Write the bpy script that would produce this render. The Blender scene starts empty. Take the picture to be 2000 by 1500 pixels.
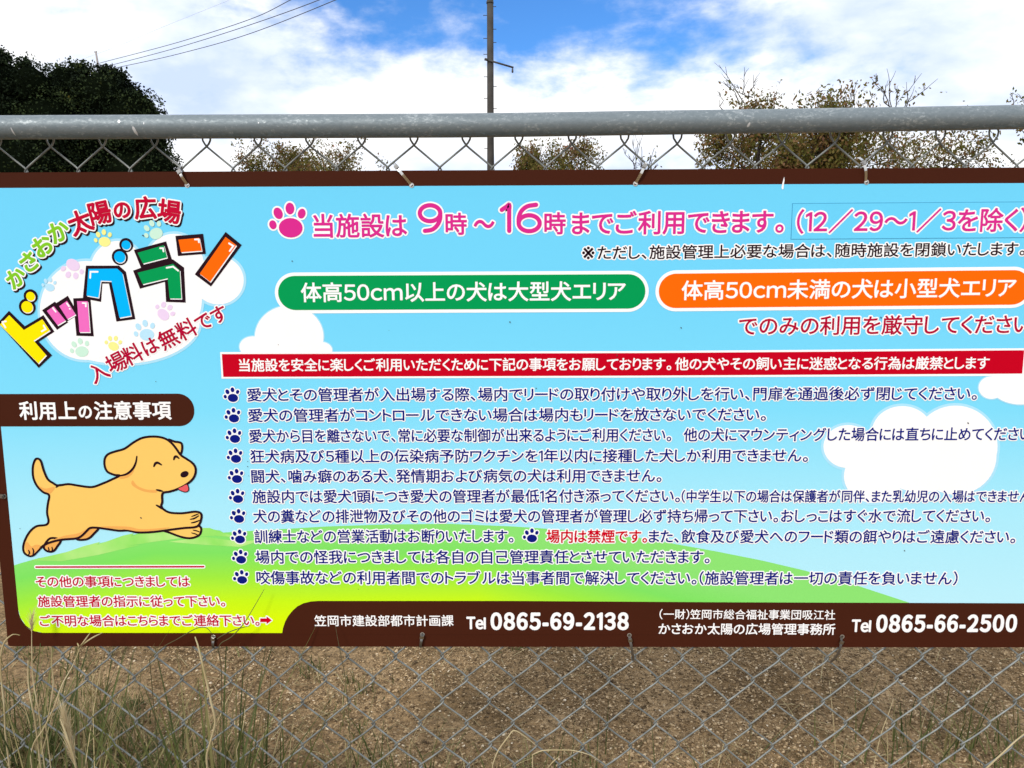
import bpy, math, random
import numpy as np
from mathutils import Vector, Matrix
from mathutils.geometry import tessellate_polygon

SC = bpy.context.scene
COL = SC.collection
rng = np.random.default_rng(7)
random.seed(7)

# ------------------------------------------------------------------ camera
CAM_H, CAM_D, F_PX = 1.25, 1.17, 1502.0
PITCH, ROLL, YAW = math.radians(7.814), math.radians(-0.204), math.radians(-0.577)
_f = np.array([math.sin(YAW) * math.cos(PITCH), math.cos(YAW) * math.cos(PITCH), -math.sin(PITCH)])
_r = np.array([math.cos(YAW), -math.sin(YAW), 0.0])
_u = np.cross(_r, _f)
_r, _u = math.cos(ROLL) * _r + math.sin(ROLL) * _u, -math.sin(ROLL) * _r + math.cos(ROLL) * _u
EYE = np.array([0.0, -CAM_D, CAM_H])
cam = bpy.data.cameras.new("camera")
cam.sensor_width = 36.0
cam.lens = F_PX / 2000 * 36.0
cam.clip_start, cam.clip_end = 0.05, 3000
camo = bpy.data.objects.new("camera", cam)
COL.objects.link(camo)
camo.matrix_world = Matrix(((_r[0], _u[0], -_f[0], EYE[0]), (_r[1], _u[1], -_f[1], EYE[1]),
                            (_r[2], _u[2], -_f[2], EYE[2]), (0, 0, 0, 1)))
SC.camera = camo


def U(px, py, Y):
    """World point that a measured photo point (2000 x 1500) has on the vertical plane at depth Y."""
    d = _r * (px - 1000) / F_PX - _u * (py - 750) / F_PX + _f
    return EYE + d * ((Y - EYE[1]) / d[1])


def S(px, py):
    """Sign plane coordinates (x, z)."""
    p = U(px, py, 0.0)
    return (p[0], p[2])


# ------------------------------------------------------------------ world, sun, exposure
SUN_DIR = Vector((-0.42, -0.72, 0.62)).normalized()
SUN_EL = math.asin(SUN_DIR.z)
SUN_AZ = math.atan2(SUN_DIR.x, SUN_DIR.y)
SC.view_settings.view_transform = "Standard"
SC.view_settings.look = "None"
SC.view_settings.exposure = 0.36
SC.view_settings.gamma = 1.0
SC.view_settings.use_curve_mapping = False
SC.render.engine = "CYCLES"
SC.cycles.max_bounces = 5
SC.cycles.use_denoising = True
SC.cycles.denoiser = "OPENIMAGEDENOISE"
SC.cycles.denoising_input_passes = "RGB_ALBEDO_NORMAL"
SC.cycles.denoising_prefilter = "ACCURATE"

W = bpy.data.worlds.new("World")
SC.world = W
W.use_nodes = True
nt = W.node_tree
for n in list(nt.nodes):
    nt.nodes.remove(n)


def N(tree, typ, **kw):
    n = tree.nodes.new(typ)
    for k, v in kw.items():
        if k == "inputs":
            for i, val in v.items():
                n.inputs[i].default_value = val
        else:
            setattr(n, k, v)
    return n


def math_node(tree, op, a, b=None, clamp=False):
    n = tree.nodes.new("ShaderNodeMath")
    n.operation = op
    n.use_clamp = clamp
    for i, v in enumerate((a, b)):
        if v is None:
            continue
        if isinstance(v, (int, float)):
            n.inputs[i].default_value = v
        else:
            tree.links.new(v, n.inputs[i])
    return n.outputs[0]


def ramp(tree, fac, stops, interp="LINEAR"):
    n = tree.nodes.new("ShaderNodeValToRGB")
    cr = n.color_ramp
    cr.interpolation = interp
    while len(cr.elements) < len(stops):
        cr.elements.new(0.5)
    for e, (p, c) in zip(cr.elements, stops):
        e.position = p
        e.color = (*c, 1) if len(c) == 3 else c
    tree.links.new(fac, n.inputs[0])
    return n.outputs[0]


tc = N(nt, "ShaderNodeTexCoord")
sky = N(nt, "ShaderNodeTexSky")
sky.sky_type = "NISHITA"
sky.sun_disc = False
sky.sun_elevation = SUN_EL
sky.sun_rotation = SUN_AZ
sky.air_density, sky.dust_density, sky.ozone_density = 1.0, 0.4, 2.0
tint = N(nt, "ShaderNodeMix", data_type="RGBA", blend_type="MULTIPLY")
tint.inputs[0].default_value = 1.0
nt.links.new(sky.outputs[0], tint.inputs[6])
tint.inputs[7].default_value = (0.31, 0.63, 1.0, 1)
bg_sky = N(nt, "ShaderNodeBackground")
bg_sky.inputs[1].default_value = 0.14
nt.links.new(tint.outputs[2], bg_sky.inputs[0])
# cloud cover
mp = N(nt, "ShaderNodeMapping")
mp.inputs["Scale"].default_value = (1.0, 1.0, 2.1)
nt.links.new(tc.outputs["Generated"], mp.inputs[0])
n1 = N(nt, "ShaderNodeTexNoise", inputs={"Scale": 5.0, "Detail": 9.0, "Roughness": 0.62, "Distortion": 0.15})
nt.links.new(mp.outputs[0], n1.inputs["Vector"])
mp2 = N(nt, "ShaderNodeMapping")
mp2.inputs["Scale"].default_value = (1.0, 1.0, 2.6)
mp2.inputs["Location"].default_value = (3.1, 1.7, 0.4)
nt.links.new(tc.outputs["Generated"], mp2.inputs[0])
n2 = N(nt, "ShaderNodeTexNoise", inputs={"Scale": 3.2, "Detail": 5.0, "Roughness": 0.5, "Distortion": 0.35})
nt.links.new(mp2.outputs[0], n2.inputs["Vector"])
sep = N(nt, "ShaderNodeSeparateXYZ")
nt.links.new(tc.outputs["Generated"], sep.inputs[0])
az = math_node(nt, "ARCTAN2", sep.outputs[0], sep.outputs[1])
el = math_node(nt, "ARCSINE", sep.outputs[2])


def gap(a0, e0, ra, re):
    """0..1 bump around a direction of the sky (azimuth a0, elevation e0 in degrees)."""
    a = math_node(nt, "DIVIDE", math_node(nt, "SUBTRACT", az, math.radians(a0)), math.radians(ra))
    e = math_node(nt, "DIVIDE", math_node(nt, "SUBTRACT", el, math.radians(e0)), math.radians(re))
    d = math_node(nt, "ADD", math_node(nt, "MULTIPLY", a, a), math_node(nt, "MULTIPLY", e, e))
    return math_node(nt, "EXPONENT", math_node(nt, "MULTIPLY", d, -1.0))


g1 = gap(4.6, 18.4, 14.5, 5.2)      # the clear patch right of the pole
g2 = gap(-10.0, 19.5, 9.5, 4.4)     # thin veil left of it
g3 = gap(20.0, 14.0, 9.0, 2.6)
clear = math_node(nt, "ADD", math_node(nt, "MULTIPLY", g1, 0.68),
                  math_node(nt, "ADD", math_node(nt, "MULTIPLY", g2, 0.40), math_node(nt, "MULTIPLY", g3, 0.20)))
n3 = N(nt, "ShaderNodeTexNoise", inputs={"Scale": 15.0, "Detail": 8.0, "Roughness": 0.56, "Distortion": 0.1})
nt.links.new(mp.outputs[0], n3.inputs["Vector"])
puff = math_node(nt, "ADD", math_node(nt, "MULTIPLY", n1.outputs[0], 0.62), math_node(nt, "MULTIPLY", n3.outputs[0], 0.38))
dens = math_node(nt, "SUBTRACT", math_node(nt, "ADD", math_node(nt, "MULTIPLY", puff, 1.7), 0.02), clear)
cover = N(nt, "ShaderNodeMapRange", interpolation_type="SMOOTHSTEP")
cover.inputs["From Min"].default_value = 0.24
cover.inputs["From Max"].default_value = 0.74
nt.links.new(dens, cover.inputs["Value"])
shade = math_node(nt, "ADD", math_node(nt, "MULTIPLY", n2.outputs[0], 0.74), math_node(nt, "MULTIPLY", n3.outputs[0], 0.26))
cl_col = ramp(nt, shade, [(0.36, (0.54, 0.65, 0.89)), (0.46, (0.74, 0.81, 0.95)), (0.565, (1.0, 1.0, 1.0))])
bg_cl = N(nt, "ShaderNodeBackground")
bg_cl.inputs[1].default_value = 0.98
nt.links.new(cl_col, bg_cl.inputs[0])
mixw = N(nt, "ShaderNodeMixShader")
nt.links.new(cover.outputs[0], mixw.inputs[0])
nt.links.new(bg_sky.outputs[0], mixw.inputs[1])
nt.links.new(bg_cl.outputs[0], mixw.inputs[2])
wo = N(nt, "ShaderNodeOutputWorld")
nt.links.new(mixw.outputs[0], wo.inputs[0])

sl = bpy.data.lights.new("sun", "SUN")
sl.energy = 1.9
sl.angle = math.radians(11)
sl.color = (1.0, 0.955, 0.89)
so = bpy.data.objects.new("sun", sl)
COL.objects.link(so)
so.rotation_euler = SUN_DIR.to_track_quat("Z", "Y").to_euler()


# ------------------------------------------------------------------ helpers
def lin(c):
    return tuple(((v / 255) / 12.92) if v <= 10 else (((v / 255) + 0.055) / 1.055) ** 2.4 for v in c)


def link(o, parent=None):
    COL.objects.link(o)
    if parent is not None:
        o.parent = parent
    return o


def tag(o, label=None, cat=None, group=None, kind=None):
    for k, v in (("label", label), ("category", cat), ("group", group), ("kind", kind)):
        if v:
            o[k] = v
    return o


def empty(name, loc, label, cat, group=None):
    o = bpy.data.objects.new(name, None)
    o.empty_display_size = 0.1
    link(o)
    o.location = loc
    return tag(o, label, cat, group)


def mesh_obj(name, verts, faces, mats, parent=None, midx=None, smooth=False, loc=None):
    """verts are world coordinates; the object's origin is its parent's (or loc)."""
    v = np.asarray(verts, float).reshape(-1, 3)
    off = np.array(parent.location if parent is not None and loc is None else (loc if loc is not None else (0, 0, 0)), float)
    if parent is not None and parent.parent is not None:
        off = np.array(parent.parent.location, float)
    me = bpy.data.meshes.new(name)
    if isinstance(faces, list):
        me.from_pydata((v - off).tolist(), [], faces)
    else:                                   # large regular arrays: fill the buffers directly
        nf, kf = faces.shape
        me.vertices.add(len(v))
        me.vertices.foreach_set("co", (v - off).ravel())
        me.loops.add(nf * kf)
        me.loops.foreach_set("vertex_index", faces.ravel().astype(np.int32))
        me.polygons.add(nf)
        me.polygons.foreach_set("loop_start", np.arange(0, nf * kf, kf, dtype=np.int32))
        me.update(calc_edges=True)
    for m in (mats if isinstance(mats, (list, tuple)) else [mats]):
        me.materials.append(m)
    if midx is not None:
        me.polygons.foreach_set("material_index", np.asarray(midx, np.int32))
    if smooth:
        me.polygons.foreach_set("use_smooth", np.ones(len(me.polygons), bool))
    me.update()
    o = bpy.data.objects.new(name, me)
    link(o, parent)
    if parent is None and loc is not None:
        o.location = loc
    return o


class MB:
    """Collects vertices and faces for one mesh."""

    def __init__(s):
        s.v, s.f, s.m = [], [], []

    def add(s, v, f, m=0):
        b = len(s.v)
        s.v.extend([tuple(p) for p in v])
        s.f.extend([tuple(i + b for i in q) for q in f])
        s.m.extend([m] * len(f))

    def box(s, c, d, m=0, rot=None):
        c = Vector(c)
        pts = []
        for sx in (-1, 1):
            for sy in (-1, 1):
                for sz in (-1, 1):
                    p = Vector((sx * d[0] / 2, sy * d[1] / 2, sz * d[2] / 2))
                    if rot is not None:
                        p = rot @ p
                    pts.append(c + p)
        s.add(pts, [(0, 1, 3, 2), (4, 6, 7, 5), (0, 4, 5, 1), (2, 3, 7, 6), (0, 2, 6, 4), (1, 5, 7, 3)], m)

    def tube(s, path, rad, n=8, m=0, cap=True):
        P = [Vector(p) for p in path]
        if isinstance(rad, (int, float)):
            rad = [rad] * len(P)
        ref = None
        rings = []
        for i, p in enumerate(P):
            t = (P[min(i + 1, len(P) - 1)] - P[max(i - 1, 0)])
            t = t.normalized() if t.length > 1e-9 else Vector((0, 0, 1))
            if ref is None:
                a = Vector((1, 0, 0)) if abs(t.x) < 0.8 else Vector((0, 1, 0))
                ref = (a - t * a.dot(t)).normalized()
            else:
                ref = (ref - t * ref.dot(t))
                ref = ref.normalized() if ref.length > 1e-6 else t.orthogonal().normalized()
            bi = t.cross(ref)
            rings.append([p + (ref * math.cos(2 * math.pi * k / n) + bi * math.sin(2 * math.pi * k / n)) * rad[i] for k in range(n)])
        v = [q for r in rings for q in r]
        f = []
        for i in range(len(P) - 1):
            for k in range(n):
                f.append((i * n + k, i * n + (k + 1) % n, (i + 1) * n + (k + 1) % n, (i + 1) * n + k))
        if cap:
            f.append(tuple(range(n - 1, -1, -1)))
            f.append(tuple((len(P) - 1) * n + k for k in range(n)))
        s.add(v, f, m)

    def build(s, name, mats, parent=None, smooth=False, loc=None):
        return mesh_obj(name, s.v, s.f, mats, parent, s.m, smooth, loc)


def principled(name, color=(0.5, 0.5, 0.5), rough=0.6, spec=0.3, metal=0.0):
    m = bpy.data.materials.new(name)
    m.use_nodes = True
    b = m.node_tree.nodes["Principled BSDF"]
    b.inputs["Base Color"].default_value = (*color, 1)
    b.inputs["Roughness"].default_value = rough
    b.inputs["Specular IOR Level"].default_value = spec
    b.inputs["Metallic"].default_value = metal
    return m, m.node_tree, b


def noise_mix(tree, b, c1, c2, scale, detail=4, lo=0.35, hi=0.65, coord="Object"):
    t = N(tree, "ShaderNodeTexCoord")
    n = N(tree, "ShaderNodeTexNoise", inputs={"Scale": scale, "Detail": detail})
    tree.links.new(t.outputs[coord], n.inputs["Vector"])
    c = ramp(tree, n.outputs[0], [(lo, c1), (hi, c2)])
    tree.links.new(c, b.inputs["Base Color"])
    return n


# ------------------------------------------------------------------ print (sign) colours
PAL = {}


def ink(name, rgb, rough=0.5):
    """Flat printed ink on the sign with faint weathering."""
    if name in PAL:
        return PAL[name]
    c = tuple(v * 0.875 for v in lin(rgb))
    m, t, b = principled("print_" + name, c, rough, 0.04)
    noise_mix(t, b, tuple(v * 0.975 for v in c), c, 9.0, 6, 0.3, 0.6)
    PAL[name] = m
    return m


BROWN = ink("brown", (70, 33, 20))
WHITE = ink("white", (255, 255, 255))
PINK = ink("pink", (220, 45, 145))
BLACK = ink("black", (40, 18, 28))
NAVY = ink("navy", (14, 26, 126))
CRIM = ink("crimson", (196, 8, 52))
DKRED = ink("dark_red", (182, 6, 54))
RED = ink("red", (200, 0, 32))
ARROW = ink("arrow_red", (208, 0, 34))
GREEN = ink("green", (0, 157, 84))
ORANGE = ink("orange", (255, 108, 4))
LIME = ink("lime", (134, 205, 40))
YELLOW = ink("yellow", (255, 236, 0))
LPINK = ink("bubble_pink", (242, 112, 196))
AZURE = ink("azure", (0, 186, 255))
DOG = ink("dog_tan", (252, 205, 108))
DOGSH = ink("dog_shade", (243, 176, 92))
TONGUE = ink("tongue", (233, 96, 100))
PALE = {k: ink("pale_" + k, v) for k, v in dict(yellow=(250, 246, 150), green=(206, 243, 222), purple=(240, 216, 246),
                                               blue=(190, 234, 255), halo=(176, 232, 255)).items()}

# sky print: blue at the top paling downwards (printed gradient)
SKYP, t_, b_ = principled("print_sky", (0.2, 0.6, 0.9), 0.5, 0.12)
tcn = N(t_, "ShaderNodeTexCoord")
sp = N(t_, "ShaderNodeSeparateXYZ")
t_.links.new(tcn.outputs["Generated"], sp.inputs[0])
w_ = lambda c: tuple(v * 0.86 for v in lin(c))
cc = ramp(t_, sp.outputs[2], [(0.05, w_((190, 242, 255))), (0.30, w_((170, 237, 255))), (0.52, w_((128, 224, 255))),
                              (0.75, w_((116, 217, 255))), (1.0, w_((112, 216, 255)))])
t_.links.new(cc, b_.inputs["Base Color"])
# hill print: green crown, yellow-green foot
HILLP, t_, b_ = principled("print_hill", (0.3, 0.7, 0.1), 0.5, 0.12)
tcn = N(t_, "ShaderNodeTexCoord")
sp = N(t_, "ShaderNodeSeparateXYZ")
t_.links.new(tcn.outputs["Generated"], sp.inputs[0])
hx = math_node(t_, "MULTIPLY", math_node(t_, "MAXIMUM", math_node(t_, "SUBTRACT", sp.outputs[0], 0.52), 0.0), 1.9)
hl = math_node(t_, "MULTIPLY", math_node(t_, "MAXIMUM", math_node(t_, "SUBTRACT", 0.16, sp.outputs[0]), 0.0), 1.5)
hz = math_node(t_, "ADD", sp.outputs[2], math_node(t_, "ADD", hx, hl))
cc = ramp(t_, hz, [(0.12, w_((222, 252, 0))), (0.30, w_((202, 250, 20))), (0.52, w_((160, 238, 62))), (0.74, w_((128, 229, 98))),
                   (0.95, w_((142, 230, 116)))])
t_.links.new(cc, b_.inputs["Base Color"])
HILLL, t_, b_ = principled("print_hill_light", lin((172, 236, 122)), 0.5, 0.12)
noise_mix(t_, b_, w_((150, 232, 104)), w_((190, 240, 140)), 14, 3)

# ------------------------------------------------------------------ ground (one sheet to the horizon)
def axis(segs):
    out = []
    for a, b, n in segs:
        out += list(np.linspace(a, b, n, endpoint=False))
    return np.array(out)


gx = axis([(-900, -80, 8), (-80, -8, 12), (-8, -2.2, 24), (-2.2, 2.2, 230), (2.2, 8, 24), (8, 80, 12), (80, 900, 8)])
gx = np.append(gx, 900)
gy = axis([(-300, -10, 6), (-10, -0.5, 14), (-0.5, 2.6, 190), (2.6, 8, 26), (8, 60, 16), (60, 1500, 10)])
gy = np.append(gy, 1500)


def vnoise(x, y, s, seed):
    r = np.random.default_rng(seed)
    tab = r.random((256, 256))
    X, Y = x * s, y * s
    i, j = np.floor(X).astype(int), np.floor(Y).astype(int)
    fx, fy = X - i, Y - j
    fx, fy = fx * fx * (3 - 2 * fx), fy * fy * (3 - 2 * fy)
    g = lambda a, b: tab[a % 256, b % 256]
    return (g(i, j) * (1 - fx) + g(i + 1, j) * fx) * (1 - fy) + (g(i, j + 1) * (1 - fx) + g(i + 1, j + 1) * fx) * fy - 0.5


def ground_z(x, y):
    near = np.exp(-(np.maximum(np.abs(x) - 3, 0) ** 2 + np.maximum(np.abs(y - 1) - 4, 0) ** 2) / 9)
    return near * (0.030 * vnoise(x, y, 2.3, 1) + 0.016 * vnoise(x, y, 7, 2) + 0.010 * vnoise(x, y, 19, 3) + 0.006 * vnoise(x, y, 41, 4))


GX, GY = np.meshgrid(gx, gy)
GZ = ground_z(GX, GY)
nx, ny = len(gx), len(gy)
ii, jj = np.meshgrid(np.arange(nx - 1), np.arange(ny - 1))
a = (jj * nx + ii).ravel()
quads = np.stack([a, a + 1, a + nx + 1, a + nx], 1)
SOIL, t_, b_ = principled("dry_soil", (0.2, 0.15, 0.1), 0.95, 0.15)
tcn = N(t_, "ShaderNodeTexCoord")
na = N(t_, "ShaderNodeTexNoise", inputs={"Scale": 3.2, "Detail": 8, "Roughness": 0.65})
nb = N(t_, "ShaderNodeTexNoise", inputs={"Scale": 55, "Detail": 6, "Roughness": 0.7})
vo = N(t_, "ShaderNodeTexVoronoi", inputs={"Scale": 130})
for n in (na, nb, vo):
    t_.links.new(tcn.outputs["Object"], n.inputs["Vector"])
c1 = ramp(t_, na.outputs[0], [(0.34, (0.160, 0.106, 0.050)), (0.48, (0.265, 0.180, 0.092)), (0.62, (0.385, 0.272, 0.150))])
c2 = ramp(t_, nb.outputs[0], [(0.32, (0.35, 0.33, 0.30)), (0.62, (1.35, 1.3, 1.25))])
mm = N(t_, "ShaderNodeMix", data_type="RGBA", blend_type="MULTIPLY")
mm.inputs[0].default_value = 1.0
t_.links.new(c1, mm.inputs[6])
t_.links.new(c2, mm.inputs[7])
t_.links.new(mm.outputs[2], b_.inputs["Base Color"])
hsum = math_node(t_, "SUBTRACT", nb.outputs[0], math_node(t_, "MULTIPLY", vo.outputs["Distance"], 0.7))
bp = N(t_, "ShaderNodeBump", inputs={"Strength": 0.9, "Distance": 0.012})
t_.links.new(hsum, bp.inputs["Height"])
t_.links.new(bp.outputs[0], b_.inputs["Normal"])
g = mesh_obj("ground", np.stack([GX, GY, GZ], -1).reshape(-1, 3), quads, SOIL, smooth=True)
tag(g, kind="structure")

# ------------------------------------------------------------------ chain link fence
MESH_Y, ROW_H, WIRE_R = 0.010, 0.0386, 0.00148
COLW = 0.0389
Z_APEX = CAM_H + 0.200


def galvanised(name, c1, c2, rough, metal, scale, bump=0.0):
    m, t, b = principled(name, c1, rough, 0.4, metal)
    n = noise_mix(t, b, c1, c2, scale, 5, 0.35, 0.66)
    if bump:
        bn = N(t, "ShaderNodeBump", inputs={"Strength": bump, "Distance": 0.002})
        t.links.new(n.outputs[0], bn.inputs["Height"])
        t.links.new(bn.outputs[0], b.inputs["Normal"])
    return m


GALV_WIRE = galvanised("galvanised_wire", (0.135, 0.146, 0.138), (0.245, 0.262, 0.248), 0.5, 0.3, 40)
# spangled zinc of the top rail
GALV_PIPE, t_, b_ = principled("galvanised_pipe", (0.3, 0.32, 0.34), 0.55, 0.3, 0.25)
tcn = N(t_, "ShaderNodeTexCoord")
mpn = N(t_, "ShaderNodeMapping")
mpn.inputs["Scale"].default_value = (0.6, 1.0, 1.0)
t_.links.new(tcn.outputs["Object"], mpn.inputs[0])
va = N(t_, "ShaderNodeTexVoronoi", inputs={"Scale": 330, "Randomness": 1.0})
nb = N(t_, "ShaderNodeTexNoise", inputs={"Scale": 26, "Detail": 6, "Roughness": 0.7})
nc = N(t_, "ShaderNodeTexNoise", inputs={"Scale": 240, "Detail": 4, "Roughness": 0.8, "Distortion": 0.8})
for n in (va, nb, nc):
    t_.links.new(mpn.outputs[0], n.inputs["Vector"])
sp = N(t_, "ShaderNodeSeparateColor")
t_.links.new(va.outputs["Color"], sp.inputs[0])
mixv = math_node(t_, "ADD", math_node(t_, "MULTIPLY", sp.outputs[0], 0.16), math_node(t_, "ADD", math_node(t_, "MULTIPLY", nb.outputs[0], 0.40), math_node(t_, "MULTIPLY", nc.outputs[0], 0.66)))
t_.links.new(ramp(t_, mixv, [(0.45, (0.155, 0.190, 0.208)), (0.68, (0.188, 0.222, 0.238)), (0.82, (0.37, 0.41, 0.42))]), b_.inputs["Base Color"])
t_.links.new(ramp(t_, mixv, [(0.45, (0.62,) * 3), (0.80, (0.36,) * 3)]), b_.inputs["Roughness"])
bn = N(t_, "ShaderNodeBump", inputs={"Strength": 0.22, "Distance": 0.0015})
t_.links.new(nc.outputs[0], bn.inputs["Height"])
t_.links.new(bn.outputs[0], b_.inputs["Normal"])

fence = empty("chain_link_fence", (0.05, 0.0, 0.0), "galvanised chain link fence with round top rail carrying the dog run sign", "fence")
rail = MB()
RAIL_Y = -0.012
pts = [(-300, 251), (0, 249), (350, 247.5), (700, 246), (960, 244.5), (1300, 239.5), (1650, 234.5), (2000, 228.5), (2300, 222)]
rp = [U(x, y, RAIL_Y) for x, y in pts]
rp = [rp[0] + (rp[0] - rp[1]) * 3] + rp + [rp[-1] + (rp[-1] - rp[-2]) * 3]
rpath = []
for i in range(len(rp) - 1):
    p0, p1, p2, p3 = rp[max(i - 1, 0)], rp[i], rp[i + 1], rp[min(i + 2, len(rp) - 1)]
    for k in range(6):
        t = k / 6
        rpath.append(0.5 * ((2 * p1) + (-p0 + p2) * t + (2 * p0 - 5 * p1 + 4 * p2 - p3) * t * t + (-p0 + 3 * p1 - 3 * p2 + p3) * t ** 3))
rpath.append(rp[-1])
rail.tube(rpath, 0.0168, 40)
rail_o = rail.build("top_rail", GALV_PIPE, fence, smooth=True)
SCUFF, t_, b_ = principled("scuffed_zinc", (0.62, 0.64, 0.66), 0.5, 0.4, 0.3)
for (px, py, wx, wz, sl_) in ((262, 255, 3.2, 8, 0.25), (23, 256, 1.5, 7, 0.2), (232, 237, 2.5, 3.5, 0.1), (281, 241, 1.0, 2.2, 0.0), (1463, 243, 2.4, 4.2, -0.35), (505, 240, 1.2, 1.5, 0.0)):
    sc = MB()
    c = U(px, py, RAIL_Y - 0.0168)
    ax = np.array(min(rpath, key=lambda q: abs(q[0] - c[0])))
    rows = []
    for q in range(7):
        tq = q / 6 * 2 - 1
        z = c[2] + tq * wz * 0.00076
        half = wx * 0.00076 * math.sqrt(max(0.02, 1 - tq * tq)) * (0.8 + 0.3 * random.random())
        dz = max(-0.99, min(0.99, (z - ax[2]) / 0.0170))
        y = ax[1] - 0.0170 * math.sqrt(1 - dz * dz) - 0.0001
        xx = c[0] - sl_ * tq * wz * 0.00076
        rows.append(((xx - half, y, z), (xx + half, y, z)))
    v = [p for r in rows for p in r]
    sc.add(v, [(2 * q, 2 * q + 1, 2 * q + 3, 2 * q + 2) for q in range(6)])
    sc.build("rail_scuff", SCUFF, rail_o)
wm = MB()
K0, K1 = -36, 54                  # columns at the half pitch
n_rows = 36
for k in range(K0, K1):
    # the wire that zigzags between columns k and k+1 (columns with even k have an apex on the top row)
    xa, xb = -0.700 + COLW * k, -0.700 + COLW * (k + 1)
    xc, amp = (xa + xb) / 2, COLW / 2 + 0.0024
    top_right = (k + 1) % 2 == 0
    path = []
    NS = 10
    jit = random.uniform(-0.0006, 0.0006)
    for s in range(n_rows * NS + 1):
        q = s / NS
        ph = math.pi / 2 + math.pi * q + (0 if top_right else math.pi)
        x = xc + jit + amp * math.asin(0.988 * math.sin(ph)) / math.asin(0.988)
        z = Z_APEX - ROW_H * q
        y = MESH_Y + 0.0021 * math.tanh(2.6 * math.cos(ph))
        x += -0.0105 * (Z_APEX - z) / 0.81 + 0.0012 * math.sin(z * 9 + k * 0.31)
        path.append((x, y, z))
    pa = np.array(path)          # uneven tension, shared by the wires that hook into each other
    wx = vnoise(pa[:, 0] + 5, pa[:, 2] + 5, 9, 51) * 0.0055 + vnoise(pa[:, 0] + 5, pa[:, 2] + 5, 24, 52) * 0.0022
    wz = vnoise(pa[:, 0] + 5, pa[:, 2] + 5, 8, 53) * 0.0055 + vnoise(pa[:, 0] + 5, pa[:, 2] + 5, 25, 54) * 0.0022
    low = np.clip((Z_APEX - pa[:, 2]) / 0.12, 0, 1)
    pa[:, 0] += wx * low
    pa[:, 2] += wz * low
    path = [tuple(q) for q in pa]
    # knuckled end that climbs behind the rail
    x0, y0, z0 = path[0]
    sgn = 1 if top_right else -1
    path = [(x0 - sgn * 0.004, MESH_Y + 0.004, z0 + 0.030), (x0 + sgn * 0.0016, MESH_Y + 0.001, z0 + 0.021),
            (x0 + sgn * 0.0040, MESH_Y - 0.0012 * sgn, z0 + 0.012), (x0 + sgn * 0.0030, MESH_Y - 0.001 * sgn, z0 + 0.005)] + path
    wm.tube(path, WIRE_R, 6, cap=False)
wm.build("wire_mesh", GALV_WIRE, fence, smooth=True)
for x in (-1.45, 2.05):
    pb = MB()
    pb.tube([(x, 0.032, -0.3), (x, 0.032, 1.535)], 0.0213, 20)
    pb.tube([(x, 0.032, 1.535), (x, 0.032, 1.550)], [0.0232, 0.016], 20)
    pb.build("fence_post", GALV_PIPE, fence, smooth=True)

# ------------------------------------------------------------------ sign
SIGN_X0, SIGN_X1, SIGN_Z0, SIGN_Z1 = -0.8305, 0.970, CAM_H - 0.588, CAM_H + 0.159
sign = empty("dog_run_sign", ((SIGN_X0 + SIGN_X1) / 2, 0, SIGN_Z0),
             "wide light blue dog park rules sign with brown border tied to the wire fence", "sign")
LAY = 0.00016


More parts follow.
